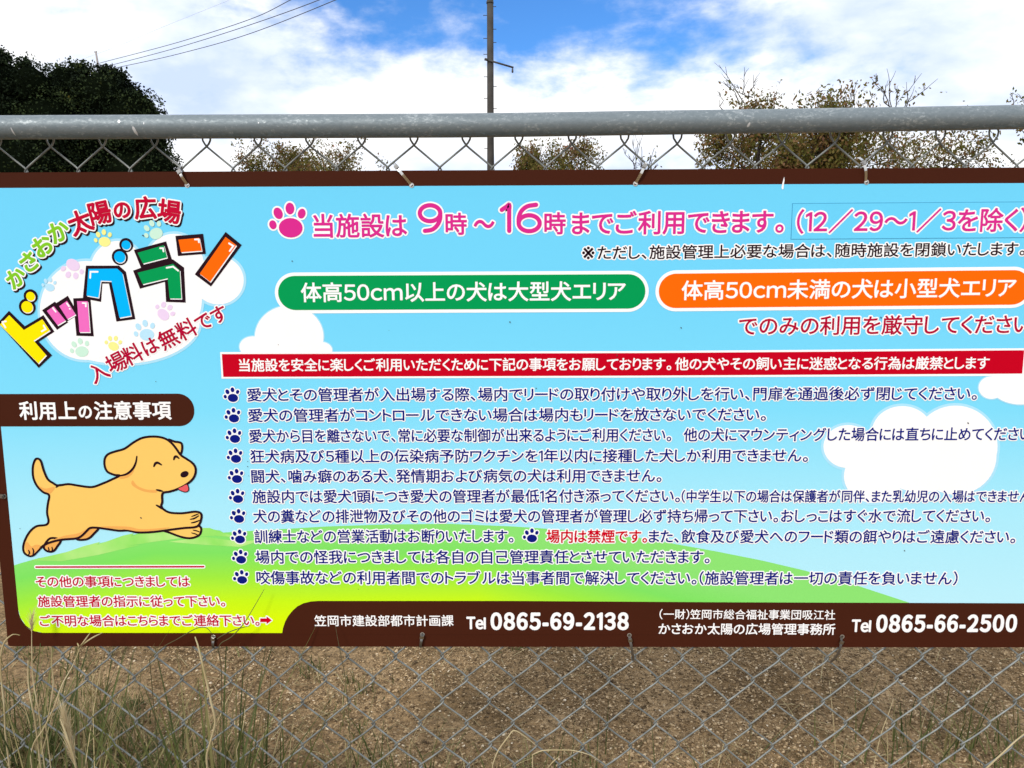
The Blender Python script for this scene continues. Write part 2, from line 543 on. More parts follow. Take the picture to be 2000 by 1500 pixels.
class PM:
    """Printed artwork: flat polygons lying on the sign, stacked in thin layers of ink."""

    def __init__(s):
        s.v, s.f, s.m, s.mats = [], [], [], []
        s.n = 0

    def mi(s, mat):
        if mat not in s.mats:
            s.mats.append(mat)
        return s.mats.index(mat)

    def tris(s, pts, tri, layer, mat):
        b = len(s.v)
        s.n += 1
        y = -LAY * layer - (s.n % 9) * 1.1e-5
        s.v.extend([(p[0], y, p[1]) for p in pts])
        for t in tri:
            s.f.append(tuple(i + b for i in t))
            s.m.append(s.mi(mat))

    def poly(s, pts, layer, mat):
        pts = [tuple(p) for p in pts]
        area = sum(pts[i][0] * pts[(i + 1) % len(pts)][1] - pts[(i + 1) % len(pts)][0] * pts[i][1] for i in range(len(pts)))
        if area < 0:
            pts = pts[::-1]
        tri = tessellate_polygon([[Vector((p[0], p[1], 0)) for p in pts]])
        out = []
        for t in tri:
            (ax, ay), (bx, by), (cx, cy) = (pts[i] for i in t)
            out.append(t if (bx - ax) * (cy - ay) - (by - ay) * (cx - ax) > 0 else t[::-1])
        s.tris(pts, out, layer, mat)

    def grow(s, pts, r, layer, mat):
        """rounded outline of width r round a closed polygon (fill it with poly)"""
        pts = [np.array(p, float) for p in pts]
        area = sum(pts[i][0] * pts[(i + 1) % len(pts)][1] - pts[(i + 1) % len(pts)][0] * pts[i][1] for i in range(len(pts)))
        if area < 0:
            pts = pts[::-1]
        s.strip(np.array(pts), [[i, (i + 1) % len(pts)] for i in range(len(pts))], r, layer, mat)

    def strip(s, pts, edges, r, layer, mat):
        """widen a filled shape by r: edges run with the inside on their left"""
        nxt = {}
        for a, b in edges:
            nxt[a] = b
        prv = {b: a for a, b in edges}
        y0, y1 = -LAY * layer, -LAY * layer + 0.00006
        nrm = {}
        for a, b in edges:
            d = pts[b] - pts[a]
            L = math.hypot(d[0], d[1])
            nrm[a] = np.array((d[1], -d[0])) / L if L > 1e-9 else None
        mi = s.mi(mat)
        for a, b in edges:
            n = nrm[a]
            if n is None:
                continue
            i = len(s.v)
            p, q = pts[a], pts[b]
            p2, q2 = p + n * r, q + n * r
            s.v += [(p[0], y0, p[1]), (p2[0], y1, p2[1]), (q2[0], y1, q2[1]), (q[0], y0, q[1])]
            s.f.append((i, i + 1, i + 2, i + 3))
            s.m.append(mi)
            c = nxt.get(b)
            if c is None or nrm.get(b) is None:
                continue
            m = nrm[b]
            cr = n[0] * m[1] - n[1] * m[0]
            if cr > 0.02:              # convex corner: round it
                ang = math.atan2(cr, n[0] * m[0] + n[1] * m[1])
                k = max(1, int(ang / 0.55))
                base = math.atan2(n[1], n[0])
                arc = [q + r * np.array((math.cos(base + ang * t / k), math.sin(base + ang * t / k))) for t in range(k + 1)]
                i = len(s.v)
                s.v.append((q[0], y0, q[1]))
                s.v += [(w[0], y1, w[1]) for w in arc]
                s.f.append(tuple(range(i, i + k + 2)))
                s.m.append(mi)

    def stroke(s, pts, w, layer, mat, closed=False):
        """round brush line through points (sign metres); w a width or one per point"""
        P = [np.array(p, float) for p in pts]
        ws = [w] * len(P) if isinstance(w, (int, float)) else list(w)
        keep = [i for i in range(len(P)) if i == 0 or math.hypot(*(P[i] - P[i - 1])) > 1e-7]
        P, ws = [P[i] for i in keep], [ws[i] for i in keep]
        n = len(P)
        rib = []
        for i in range(n):
            a = P[i] - P[i - 1] if (closed or i > 0) else P[1] - P[0]
            b = P[(i + 1) % n] - P[i] if (closed or i < n - 1) else P[-1] - P[-2]
            a, b = a / max(math.hypot(*a), 1e-9), b / max(math.hypot(*b), 1e-9)
            na, nb = np.array((-a[1], a[0])), np.array((-b[1], b[0]))
            m = na + nb
            L = math.hypot(*m)
            m = m / L if L > 1e-6 else na
            m = m * min(1.6, 1 / max(0.3, float(m @ na))) * ws[i] / 2
            rib += [P[i] - m, P[i] + m]
        k = n if closed else n - 1
        s.tris(rib, [(2 * i, 2 * ((i + 1) % n), 2 * ((i + 1) % n) + 1, 2 * i + 1) for i in range(k)], layer, mat)
        if not closed:
            for e, q in ((0, 1), (n - 1, n - 2)):
                d = P[e] - P[q]
                base = math.atan2(d[1], d[0])
                s.tris([P[e] + ws[e] / 2 * np.array((math.cos(base + t), math.sin(base + t))) for t in np.linspace(-math.pi / 2, math.pi / 2, 9)], [tuple(range(9))], layer, mat)

    def disc(s, c, rx, rz, layer, mat, n=28, rot=0.0):
        pts = []
        for k in range(n):
            a = 2 * math.pi * k / n
            x, z = rx * math.cos(a), rz * math.sin(a)
            pts.append((c[0] + x * math.cos(rot) - z * math.sin(rot), c[1] + x * math.sin(rot) + z * math.cos(rot)))
        s.tris(pts, [tuple(range(n))], layer, mat)

    def build(s, name, parent):
        return mesh_obj(name, [(x, y, z) for x, y, z in s.v], s.f, s.mats, parent, s.m)


MPX = 0.00078          # metres on the sign per photo pixel


def SP(pts):
    return [S(*p) for p in pts]


def smooth_poly(pts, k=5, closed=True):
    P = [np.array(p, float) for p in pts]
    n = len(P)
    out = []
    for i in range(n if closed else n - 1):
        p0 = P[(i - 1) % n] if closed else P[max(i - 1, 0)]
        p1, p2 = P[i], P[(i + 1) % n]
        p3 = P[(i + 2) % n] if closed else P[min(i + 2, n - 1)]
        for j in range(k):
            t = j / k
            out.append(tuple(0.5 * ((2 * p1) + (-p0 + p2) * t + (2 * p0 - 5 * p1 + 4 * p2 - p3) * t * t + (-p0 + 3 * p1 - 3 * p2 + p3) * t ** 3)))
    if not closed:
        out.append(tuple(P[-1]))
    return out


def rounded(x0, z0, x1, z1, r):
    """rectangle with corner radii r = (bl, br, tr, tl)"""
    out = []
    for (cx, cz, rr, a0) in ((x0 + r[0], z0 + r[0], r[0], 180), (x1 - r[1], z0 + r[1], r[1], 270), (x1 - r[2], z1 - r[2], r[2], 0), (x0 + r[3], z1 - r[3], r[3], 90)):
        if rr <= 0:
            out.append((cx, cz))
            continue
        for k in range(11):
            a = math.radians(a0 + 9 * k)
            out.append((cx + rr * math.cos(a), cz + rr * math.sin(a)))
    return out


# ---- glyphs (Blender's own typeface; its fallback carries the Japanese characters)
_gl = {}


def glyph(ch):
    if ch in _gl:
        return _gl[ch]
    if ch == "1":                # the sign's plain one: a stem with a flag, no foot
        P1 = [(0.300, 0.0), (0.382, 0.0), (0.382, 0.735), (0.318, 0.735), (0.150, 0.640), (0.150, 0.558), (0.300, 0.640)]
        tr = []
        for t in tessellate_polygon([[Vector((x, y, 0)) for x, y in P1]]):
            (ax, ay), (bx, by), (cx, cy) = (P1[i] for i in t)
            tr.append(list(t) if (bx - ax) * (cy - ay) - (by - ay) * (cx - ax) > 0 else list(t)[::-1])
        _gl[ch] = (np.array(P1), tr, [(i, (i + 1) % 7) for i in range(7)])
        return _gl[ch]
    cu = bpy.data.curves.new("glyph", "FONT")
    cu.body = chr(ord(ch) + 0xFEE0) if ch in "023456789Tecm/()" else ch   # rounder full width forms
    cu.resolution_u = 4
    o = bpy.data.objects.new("glyph", cu)
    COL.objects.link(o)
    me = o.evaluated_get(bpy.context.evaluated_depsgraph_get()).to_mesh()
    v = np.array([(p.co.x, p.co.y) for p in me.vertices]).reshape(-1, 2)
    tr, cnt = [], {}
    for p in me.polygons:
        t = list(p.vertices)
        q = v[t]
        ar = sum(q[i][0] * q[(i + 1) % len(t)][1] - q[(i + 1) % len(t)][0] * q[i][1] for i in range(len(t)))
        if ar < 0:
            t = t[::-1]
        tr.append(t)
    for t in tr:
        for i in range(len(t)):
            cnt[(t[i], t[(i + 1) % len(t)])] = 1
    ed = [e for e in cnt if (e[1], e[0]) not in cnt]
    bpy.data.objects.remove(o)
    bpy.data.curves.remove(cu)
    _gl[ch] = (v, tr, ed)
    return _gl[ch]


HALF = "、。（）"
NARROW = set("（）")


def layout(text, track=0.10):
    """[(char, x offset)] in em, ink extents"""
    x = 0.0
    out = []
    for ch in text:
        if ch in " 　":
            x += 0.55 if ch == "　" else 0.3
            continue
        v = glyph(ch)[0]
        lo, hi = v[:, 0].min(), v[:, 0].max()
        o = ord(ch)
        if ch in HALF:
            out.append((ch, x - lo + 0.06))
            x += (hi - lo) + (0.22 if ch in "、。" else 0.12)
        elif o < 0x2000:
            out.append((ch, x - lo + 0.05))
            x += hi - lo + track
        elif 0x3040 <= o < 0x3100:
            out.append((ch, x - lo + 0.065))
            x += hi - lo + 0.13
        else:
            out.append((ch, x))
            x += 1.0
    return out


def put_text(pm, text, ax, bx, cz, h_m, mat, layer, bold=0.0, outline=0.0, omat=None, slope=0.0, fit_ink=False, track=0.10):
    """text between sign x = ax and bx, its ideographs h_m tall, centred on height cz (at ax; slope dz/dx)"""
    L = layout(text, track)
    allx = []
    ys = []
    for ch, x in L:
        v = glyph(ch)[0]
        allx += [v[:, 0].min() + x, v[:, 0].max() + x]
        ys += [v[:, 1].min(), v[:, 1].max()]
    lo, hi = min(allx), max(allx)
    sx = (bx - ax - 2 * bold) / (hi - lo)
    if fit_ink:
        sz = (h_m - 2 * bold) / (max(ys) - min(ys))
        zmid = (max(ys) + min(ys)) / 2
    else:
        sz = (h_m - 2 * bold) / 0.90
        zmid = 0.385
    for ch, x in L:
        v, tr, ed = glyph(ch)
        p = np.empty_like(v)
        p[:, 0] = ax + bold + (v[:, 0] + x - lo) * sx
        p[:, 1] = cz + (v[:, 1] - zmid) * sz + slope * (p[:, 0] - ax)
        if outline:
            pm.tris(p, tr, layer, omat or WHITE)
            pm.strip(p, ed, bold + outline, layer, omat or WHITE)
        pm.tris(p, tr, layer + 1, mat)
        if bold:
            pm.strip(p, ed, bold, layer + 1, mat)


def T(pm, text, xl, yl, xr, yr, h, mat, layer=3, bold=0.45, outline=0.0, omat=None, fit_ink=False, track=0.10):
    """the same with measured photo positions: ink from (xl, yl) to (xr, yr), height h, all in photo pixels"""
    a, b = S(xl, yl), S(xr, yr)
    xm, ym = (xl + xr) / 2, (yl + yr) / 2
    hm = S(xm, ym - h / 2)[1] - S(xm, ym + h / 2)[1]
    px = hm / h
    put_text(pm, text, a[0], b[0], a[1], hm, mat, layer, bold * px, outline * px, omat, (b[1] - a[1]) / (b[0] - a[0]), fit_ink, track)


def glyph_at(pm, ch, cx, cy, size, deg, mat, layer, bold, outline, omat=None, shadow=None):
    """one turned character centred on a photo point"""
    c = np.array(S(cx, cy))
    v, tr, ed = glyph(ch)
    s = size * MPX / 0.92
    q = (v - (v.max(0) + v.min(0)) / 2) * s
    a = math.radians(deg)
    p = np.stack([q[:, 0] * math.cos(a) - q[:, 1] * math.sin(a), q[:, 0] * math.sin(a) + q[:, 1] * math.cos(a)], 1) + c
    if shadow is not None:
        d = np.array((2.6 * MPX, -3.2 * MPX))
        pm.tris(p + d, tr, layer, shadow)
        pm.strip(p + d, ed, (bold + outline) * MPX, layer, shadow)
    if outline:
        pm.tris(p, tr, layer + 1, omat or WHITE)
        pm.strip(p, ed, (bold + outline) * MPX, layer + 1, omat or WHITE)
    pm.tris(p, tr, layer + 2, mat)
    pm.strip(p, ed, bold * MPX, layer + 2, mat)


def paw(pm, cx, cy, s, mat, layer, outline=0.0, rot=0.0):
    """paw mark, s = its width in photo pixels"""
    c = np.array(S(cx, cy))
    k = s * MPX
    a = math.radians(rot)
    R2 = lambda x, z: c + k * np.array((x * math.cos(a) - z * math.sin(a), x * math.sin(a) + z * math.cos(a)))
    marks = [(0.06, -0.17, 0.31, 0.25, 0.0), (-0.40, -0.09, 0.095, 0.115, 0.2), (-0.25, 0.20, 0.115, 0.15, 0.35),
             (0.06, 0.32, 0.115, 0.15, 0.0), (0.36, 0.19, 0.10, 0.13, -0.35)]
    for lay, m, g in (([(layer, WHITE, outline * MPX)] if outline else []) + [(layer + 1, mat, 0.0)]):
        for x, z, rx, rz, ro in marks:
            pm.disc(R2(x, z), rx * k + g, rz * k + g, lay, m, 24, a + ro)


# ---- board and picture
b = MB()
bv = []
for y in (0.0, 0.003):
    for x, z in rounded(SIGN_X0, SIGN_Z0, SIGN_X1, SIGN_Z1, (0.004,) * 4):
        bv.append((x, y, z))
n = len(bv) // 2
b.add(bv, [tuple(range(n)), tuple(range(2 * n - 1, n - 1, -1))] + [(i, n + i, n + (i + 1) % n, (i + 1) % n) for i in range(n)])
b.build("board", BROWN, sign)
PX0, PX1, PZ0, PZ1 = -0.808, 0.947, CAM_H - 0.5648, CAM_H + 0.1365
pm = PM()
pm.poly(rounded(PX0, PZ0, PX1, PZ1, (0.038, 0.0, 0.012, 0.008)), 1, SKYP)
pm.build("sky_print", sign)

# hill: outline follows the brushed crest, cut off by the picture's edge
pm = PM()
crest = [(40, 1100), (75, 1090), (120, 1083), (150, 1074), (172, 1070), (190, 1062), (215, 1056), (232, 1050), (262, 1044), (290, 1037),
         (330, 1031), (400, 1032), (430, 1036), (436, 1040), (520, 1035), (640, 1028), (760, 1024), (880, 1023), (1000, 1028), (1120, 1036), (1260, 1052),
         (1400, 1077), (1490, 1095), (1571, 1114), (1660, 1139), (1776, 1177)]
foot = [(1200, 1200), (640, 1200), (551, 1237)]
poly = SP(crest + foot)
left = [(PX0 + 0.036, PZ0), (PX0 + 0.022, PZ0 + 0.003), (PX0 + 0.010, PZ0 + 0.012), (PX0 + 0.002, PZ0 + 0.026), (PX0, PZ0 + 0.04), (PX0, S(28, 1104)[1])]
poly = [p if p[1] > PZ0 else (p[0], PZ0) for p in poly]
pm.poly(poly + left, 2, HILLP)
br = [(60, 1094), (130, 1078), (165, 1066), (196, 1058), (190, 1064), (240, 1046), (262, 1041), (256, 1048), (300, 1034), (345, 1030), (410, 1031), (434, 1040), (470, 1050), (420, 1046), (360, 1050), (300, 1058), (250, 1066), (275, 1064), (190, 1084), (120, 1096)]
pm.poly(SP(br), 3, HILLL)
pm.poly(SP([(330, 1058), (400, 1048), (470, 1058), (520, 1052), (470, 1068), (400, 1064)]), 3, HILLL)
pm.build("hill_print", sign)


def cloud(lobes, clip=None, halo=5):
    pm = PM()
    for (x, y, rx, ry) in lobes:
        for lay, m, g in ((2, PALE["halo"], halo), (3, WHITE, 0)):
            pts = []
            for k in range(48):
                a = 2 * math.pi * k / 48
                pts.append([x + (rx + g) * math.cos(a), y + (ry + g) * math.sin(a)])
            P = SP(pts)
            if clip:
                P = [(px_, max(pz, clip)) for px_, pz in P]
            P = [(min(max(px_, PX0), PX1), pz) for px_, pz in P]
            pm.poly(P, lay + 0.0, m)
    return pm.build("cloud_print", sign)


cloud([(565, 658, 67, 61), (494, 677, 26, 20), (628, 684, 21, 16), (560, 680, 80, 12)], clip=S(560, 690)[1], halo=2)
cloud([(1762, 846, 60, 53), (1866, 872, 82, 80), (1656, 872, 48, 42), (1706, 930, 58, 52), (1866, 890, 80, 76), (1790, 890, 80, 64), (1740, 890, 60, 46), (1800, 925, 70, 36)])
cloud([(1936, 757, 25, 22), (1994, 750, 62, 40)], clip=None, halo=2)
# ---- logo
pm = PM()
Z4 = lambda pts: [(x * 0.28, 360 + y * 0.28) for x, y in pts]
for lay, m, g in ((2, PALE["halo"], 18), (3, WHITE, 0)):
    for (x, y, rx, ry) in ((600, 880, 320, 345), (820, 610, 190, 215), (1215, 580, 210, 235), (1525, 670, 176, 168), (850, 960, 545, 292), (1080, 800, 330, 330)):
        pts = Z4([(x + (rx + g) * math.cos(2 * math.pi * k / 56), y + (ry + g) * math.sin(2 * math.pi * k / 56)) for k in range(56)])
        pm.poly([(max(px_, PX0), pz) for px_, pz in SP(pts)], lay, m)
logo_cloud = pm.build("cloud_print", sign)
for (x, y, s, c, ro) in ((722, 378, 37, "yellow", 0), (1072, 322, 42, "green", 20), (508, 590, 44, "purple", 150), (345, 700, 30, "blue", -10), (1150, 885, 40, "purple", -45),
                         (1012, 1022, 46, "blue", 5), (560, 1142, 42, "green", 5), (792, 1108, 34, "yellow", -20)):
    pm = PM()
    paw(pm, x * 0.28, 360 + y * 0.28, s, PALE[c], 4, 0.0, ro)
    pm.build("pale_paw_mark", sign)

pm = PM()
for ch, x, y, s, d, m in (("か", 32, 542, 37, 32, LIME), ("さ", 57, 511, 38, 36, LIME), ("お", 84, 480, 39, 30, LIME), ("か", 115, 452, 40, 25, LIME),
                          ("太", 157, 434, 43, 20, CRIM), ("陽", 196, 416, 42, 11, CRIM), ("の", 239, 411, 34, 6, CRIM), ("広", 284, 406, 41, 1, CRIM), ("場", 331, 413, 42, -9, CRIM)):
    glyph_at(pm, ch, x, y, s, d, m, 4, 1.5, 2.6, WHITE, BLACK)
pm.build("arched_lettering", sign)
pm = PM()
for ch, x, y in (("入", 193, 727), ("場", 227, 708), ("料", 259, 692), ("は", 294, 676), ("無", 329, 661), ("料", 364, 643), ("で", 398, 629), ("す", 428, 614)):
    glyph_at(pm, ch, x, y, 37 if ch not in "はです" else 33, 26, DKRED, 4, 0.8, 2.4)
pm.build("free_entry_lettering", sign)

pm = PM()


def block(black, inner, mat, hl=()):
    pm.poly(SP(Z4(black)), 5, BLACK)
    for q in inner:
        pm.poly(SP(Z4([(x + 5, y + 7) for x, y in q])), 6, WHITE)
        pm.poly(SP(Z4(q)), 7, mat)
    for line in hl:
        pm.stroke(SP(Z4(line)), 12 * 0.28 * MPX, 8, WHITE)


block([(-12, 966), (65, 882), (175, 990), (305, 912), (382, 1028), (272, 1097), (365, 1192), (272, 1280)],
      [[(2, 978), (68, 912), (170, 1016), (298, 941), (350, 1018), (238, 1090), (325, 1190), (270, 1248)]], YELLOW,
      [[(20, 960), (45, 955)], [(22, 966), (42, 998)], [(308, 985), (322, 1010), (295, 1025)]])
block([(295, 878), (385, 818), (395, 828), (475, 777), (550, 908), (470, 956), (478, 962), (400, 1015)],
      [[(330, 883), (378, 850), (460, 950), (404, 982)], [(416, 850), (470, 813), (530, 908), (474, 940)]], LPINK,
      [[(372, 862), (392, 888)], [(470, 830), (484, 850)], [(490, 868), (491, 869)]])
block([(512, 795), (632, 790), (656, 1060), (535, 1056)], [[(540, 815), (614, 815), (630, 1030), (557, 1030)]], LPINK, [[(580, 828), (602, 830), (602, 852)]])
block([(602, 567), (832, 567), (880, 610), (946, 940), (814, 957), (762, 692), (716, 692), (707, 820), (580, 795)],
      [[(620, 590), (820, 588), (857, 622), (918, 916), (836, 930), (780, 675), (706, 672), (690, 790), (607, 776)]], AZURE,
      [[(632, 652), (634, 610), (685, 610)]])
block([(935, 458), (1160, 398), (1200, 522), (1210, 525), (1285, 580), (1297, 825), (1160, 820), (1152, 680), (978, 728), (930, 602), (985, 582)],
      [[(962, 478), (1145, 425), (1168, 510), (1000, 553)], [(962, 617), (1210, 555), (1256, 600), (1268, 797), (1186, 796), (1172, 655), (998, 697)]], GREEN,
      [[(1120, 446), (1140, 446), (1143, 468)], [(1165, 582), (1210, 574), (1245, 602)]])
block([(1225, 360), (1418, 345), (1437, 485), (1243, 500)], [[(1247, 387), (1392, 373), (1410, 463), (1265, 474)]], ORANGE, [[(1362, 385), (1388, 384), (1390, 404)]])
block([(1575, 332), (1687, 423), (1473, 713), (1360, 628)], [[(1575, 367), (1650, 424), (1468, 680), (1395, 624)]], ORANGE, [[(1600, 412), (1630, 430), (1605, 465)]])
for x, y, r1, r2, m in ((192, 855, 58, 40, YELLOW), (216, 781, 49, 31, YELLOW), (838, 507, 56, 39, AZURE), (882, 424, 48, 31, AZURE)):
    c = SP(Z4([(x, y)]))[0]
    k = 0.28 * MPX
    pm.disc(c, r1 * k, r1 * k, 5, BLACK)
    pm.disc((c[0] + 2 * k, c[1] - 5 * k), (r2 + 1) * k, (r2 + 1) * k, 6, WHITE)
    pm.disc(c, r2 * k, r2 * k, 7, m)
pm.build("logo_lettering", sign)

# ---- heading
pm = PM()
paw(pm, 563, 432, 74, PINK, 3, 3.2)
A = dict(mat=PINK, outline=3.0)
T(pm, "当施設は", 612, 441, 795, 440, 46, bold=1.0, **A)
T(pm, "時", 870, 437, 912, 437, 43, bold=1.0, **A)
T(pm, "～", 925, 438, 966, 437, 17, bold=1.3, fit_ink=True, **A)
def numeral(line_pts, loop=None):
    """rounded headline numeral drawn with a round brush over its white edge"""
    for lay, m, g in ((3, WHITE, 6.0), (4, PINK, 0.0)):
        pm.stroke(SP(smooth_poly(line_pts, 7, False)), (8.2 + g) * MPX, lay, m)
        if loop:
            x, y, rx, ry = loop
            pm.stroke(SP([(x + rx * math.cos(2 * math.pi * k / 40), y + ry * math.sin(2 * math.pi * k / 40)) for k in range(40)]), (8.2 + g) * MPX, lay + 0.35, m, True)


numeral([(860, 416), (859.5, 428), (854, 440), (844, 448.5), (830, 451)], (840, 416.5, 20, 15.5))
numeral([(980, 410), (988, 404.5), (994.5, 400.5), (994.5, 412), (994.5, 430), (994.5, 451)])
numeral([(1013, 436), (1013.5, 424), (1019, 411.5), (1030, 403), (1047, 400)], (1033.5, 436, 20.5, 15.5))
T(pm, "時", 1063, 436, 1105, 436, 43, bold=1.0, **A)
T(pm, "までご利用できます。", 1117, 436, 1531, 432, 46, bold=1.0, **A)
pm.build("opening_hours_lettering", sign)
pm = PM()
PATCH = ink("patch_blue", (110, 214, 254))
EDGE = ink("patch_edge", (72, 160, 205))
pm.poly(SP([(1547, 397), (2040, 393.5), (2040, 464.5), (1544, 468)]), 2, EDGE)
pm.poly(SP([(1548.2, 398.2), (2039, 394.7), (2039, 463.3), (1545.4, 466.8)]), 3, PATCH)
T(pm, "(12/29～1/3を除く)", 1556, 432.5, 2006, 429, 46, PINK, 4, 0.9, 3.0)
pm.build("date_sticker", sign)
pm = PM()
T(pm, "※", 1137, 494, 1161, 494, 25, BLACK, 3, 0.35, 2.4, fit_ink=True)
T(pm, "ただし、施設管理上必要な場合は、随時施設を閉鎖いたします。", 1167, 493.5, 2002, 485.5, 27, BLACK, 3, 0.45, 2.4)
T(pm, "でのみの利用を厳守してください。", 1443, 636.5, 2032, 632.5, 37, DKRED, 3, 0.6, 2.6)
pm.build("notice_lettering", sign)


def pill(x0, y0a, x1, y0b, hw, hc, mat, text, tl, tr, th):
    """rounded banner: outline, coloured core and its own lettering"""
    P = PM()
    a, b_ = np.array(S(x0, y0a)), np.array(S(x1, y0b))
    for w, lay, m in ((hw, 3, WHITE), (hc, 4, mat)):
        r = w * MPX / 2
        inset = hw * MPX / 2
        d = (b_ - a) / np.linalg.norm(b_ - a)
        nn = np.array((-d[1], d[0]))
        p, q = a + d * inset, b_ - d * inset
        pts = []
        a0 = math.atan2(nn[1], nn[0])
        for k in range(21):
            an = a0 + math.pi * k / 20
            pts.append(p + r * np.array((math.cos(an), math.sin(an))))
        for k in range(21):
            an = a0 + math.pi + math.pi * k / 20
            pts.append(q + r * np.array((math.cos(an), math.sin(an))))
        P.poly(pts, lay, m)
    o = P.build("area_banner", sign)
    P = PM()
    T(P, text, tl[0], tl[1], tr[0], tr[1], th, WHITE, 5, 0.7)
    P.build("banner_lettering", o)
    return o


tag(pill(537, 572.5, 1267, 569, 79, 66, GREEN, "体高50cm以上の犬は大型犬エリア", (588, 571), (1222, 568), 38), "green rounded banner with white writing")
tag(pill(1280, 568.5, 2018, 561, 79, 66, ORANGE, "体高50cm未満の犬は小型犬エリア", (1331, 567), (1984, 561), 38), "orange rounded banner with white writing")
# ---- red notice bar
pm = PM()
pm.poly(SP([(430, 687.5), (1250, 685.5), (2004, 680), (2000, 734), (1250, 737.5), (433, 739.5)]), 3, WHITE)
pm.poly(SP([(433.5, 691.5), (1250, 689.5), (2000, 684), (1996, 729.5), (1250, 733.5), (436.5, 736)]), 4, RED)
bar = pm.build("notice_bar", sign)
pm = PM()
T(pm, "当施設を安全に楽しくご利用いただくために下記の事項をお願しております。", 467, 713, 1311, 710.5, 25, WHITE, 5, 0.5)
T(pm, "他の犬やその飼い主に迷惑となる行為は厳禁とします", 1318, 710.5, 1932, 708.5, 25, WHITE, 5, 0.5)
pm.build("bar_lettering", bar)

# ---- the ten rules, each with its paw mark
RULES = [
    [("愛犬とその管理者が入出場する際、場内でリードの取り付けや取り外しを行い、門扉を通過後必ず閉じてください。", 483, 771, 1908, 768)],
    [("愛犬の管理者がコントロールできない場合は場内もリードを放さないでください。", 485, 811, 1496, 809)],
    [("愛犬から目を離さないで、常に必要な制御が出来るようにご利用ください。", 487, 851.5, 1311, 849), ("他の犬にマウンティングした場合には直ちに止めてください。", 1335, 849, 2026, 847)],
    [("狂犬病及び5種以上の伝染病予防ワクチンを1年以内に接種した犬しか利用できません。", 489, 891, 1578, 889)],
    [("闘犬、噛み癖のある犬、発情期および病気の犬は利用できません。", 491, 930, 1292, 928.5)],
    [("施設内では愛犬1頭につき愛犬の管理者が最低1名付き添ってください。", 493, 969.5, 1328, 968), ("（中学生以下の場合は保護者が同伴、また乳幼児の入場はできません）", 1331, 969, 2022, 969)],
    [("犬の糞などの排泄物及びその他のゴミは愛犬の管理者が管理し必ず持ち帰って下さい。おしっこはすぐ水で流してください。", 495, 1008, 1934, 1007)],
    [("訓練士などの営業活動はお断りいたします。", 497, 1047.5, 1003, 1046.5), ("また、飲食及び愛犬へのフード類の餌やりはご遠慮ください。", 1267, 1047, 1983, 1048)],
    [("場内での怪我につきましては各自の自己管理責任とさせていただきます。", 499, 1087.5, 1386, 1087)],
    [("咬傷事故などの利用者間でのトラブルは当事者間で解決してください。（施設管理者は一切の責任を負いません）", 501, 1127.5, 1870, 1129)]]
PAWS = [(453, 771.5), (455, 811.5), (457, 851.5), (459, 890.5), (461, 930), (463, 969), (465, 1008), (467, 1048), (469, 1087.5), (471, 1127)]
for i, runs in enumerate(RULES):
    pm = PM()
    paw(pm, PAWS[i][0], PAWS[i][1], 33, NAVY, 4, 2.2)
    for text, xl, yl, xr, yr in runs:
        T(pm, text, xl, yl, xr, yr, 26 if "中学生" not in text else 24, NAVY, 4, 0.46, 2.1)
    if i == 7:
        paw(pm, 1037, 1046, 33, NAVY, 4, 2.2)
        T(pm, "場内は禁煙です。", 1067, 1047, 1264, 1047, 26, ARROW, 4, 0.6, 2.1)
    pm.build("rule_line", sign)

# ---- brown tab, contact strip, red note
pm = PM()
tabp = rounded(PX0 - 0.012, S(200, 832.5)[1], S(379.5, 800)[0], S(200, 769)[1], (0, 0.0245, 0.0245, 0))
pm.poly(tabp, 3, BROWN)
tab = pm.build("caution_tab", sign)
pm = PM()
T(pm, "利用上", 38, 801.5, 149, 801.5, 36, WHITE, 4, 0.9)
T(pm, "の", 154, 805, 180, 805, 25, WHITE, 4, 0.9, fit_ink=True)
T(pm, "注意事項", 184, 801.5, 335, 801, 36, WHITE, 4, 0.9)
pm.build("tab_lettering", tab)
pm = PM()
pts = [(551, 1238), (553, 1226), (557, 1214), (563, 1203), (571, 1193), (581, 1184), (593, 1178), (607, 1174.5), (622, 1173.5), (1000, 1173.5), (1400, 1176), (2000, 1178)]
strip = SP(pts) + [(PX1 + 0.002, S(2000, 1178)[1]), (PX1 + 0.002, PZ0 - 0.002), (S(551, 1238)[0], PZ0 - 0.002)]
pm.poly(strip, 3, BROWN)
con = pm.build("contact_strip", sign)
pm = PM()
T(pm, "笠岡市建設部都市計画課", 614, 1212, 886, 1211.5, 21.5, WHITE, 4, 0.3)
T(pm, "Tel", 911, 1216.5, 949, 1216.5, 25, WHITE, 4, 1.1, fit_ink=True)
T(pm, "0865-69-2138", 958, 1213, 1228, 1213, 35, WHITE, 4, 1.7, fit_ink=True, track=0.19)
T(pm, "（一財）笠岡市総合福祉事業団吸江社", 1288, 1199, 1631, 1200.5, 19, WHITE, 4, 0.25)
T(pm, "かさおか太陽の広場管理事務所", 1286, 1227.5, 1631, 1228.5, 22, WHITE, 4, 0.4)
T(pm, "Tel", 1663, 1222, 1701, 1222, 25, WHITE, 4, 1.1, fit_ink=True)
T(pm, "0865-66-2500", 1711, 1217.5, 1986, 1217, 35, WHITE, 4, 1.7, fit_ink=True, track=0.19)
pm.build("contact_lettering", con)
pm = PM()
pm.stroke(SP([(71, 1107.2), (398, 1106.4)]), 8 * MPX, 4, WHITE)
pm.stroke(SP([(71, 1107.2), (398, 1106.4)]), 3.6 * MPX, 5, CRIM)
T(pm, "その他の事項につきましては", 70, 1135.5, 371, 1135, 22, CRIM, 4, 0.42, 2.0)
T(pm, "施設管理者の指示に従って下さい。", 74, 1174, 440, 1173.5, 22, CRIM, 4, 0.42, 2.0)
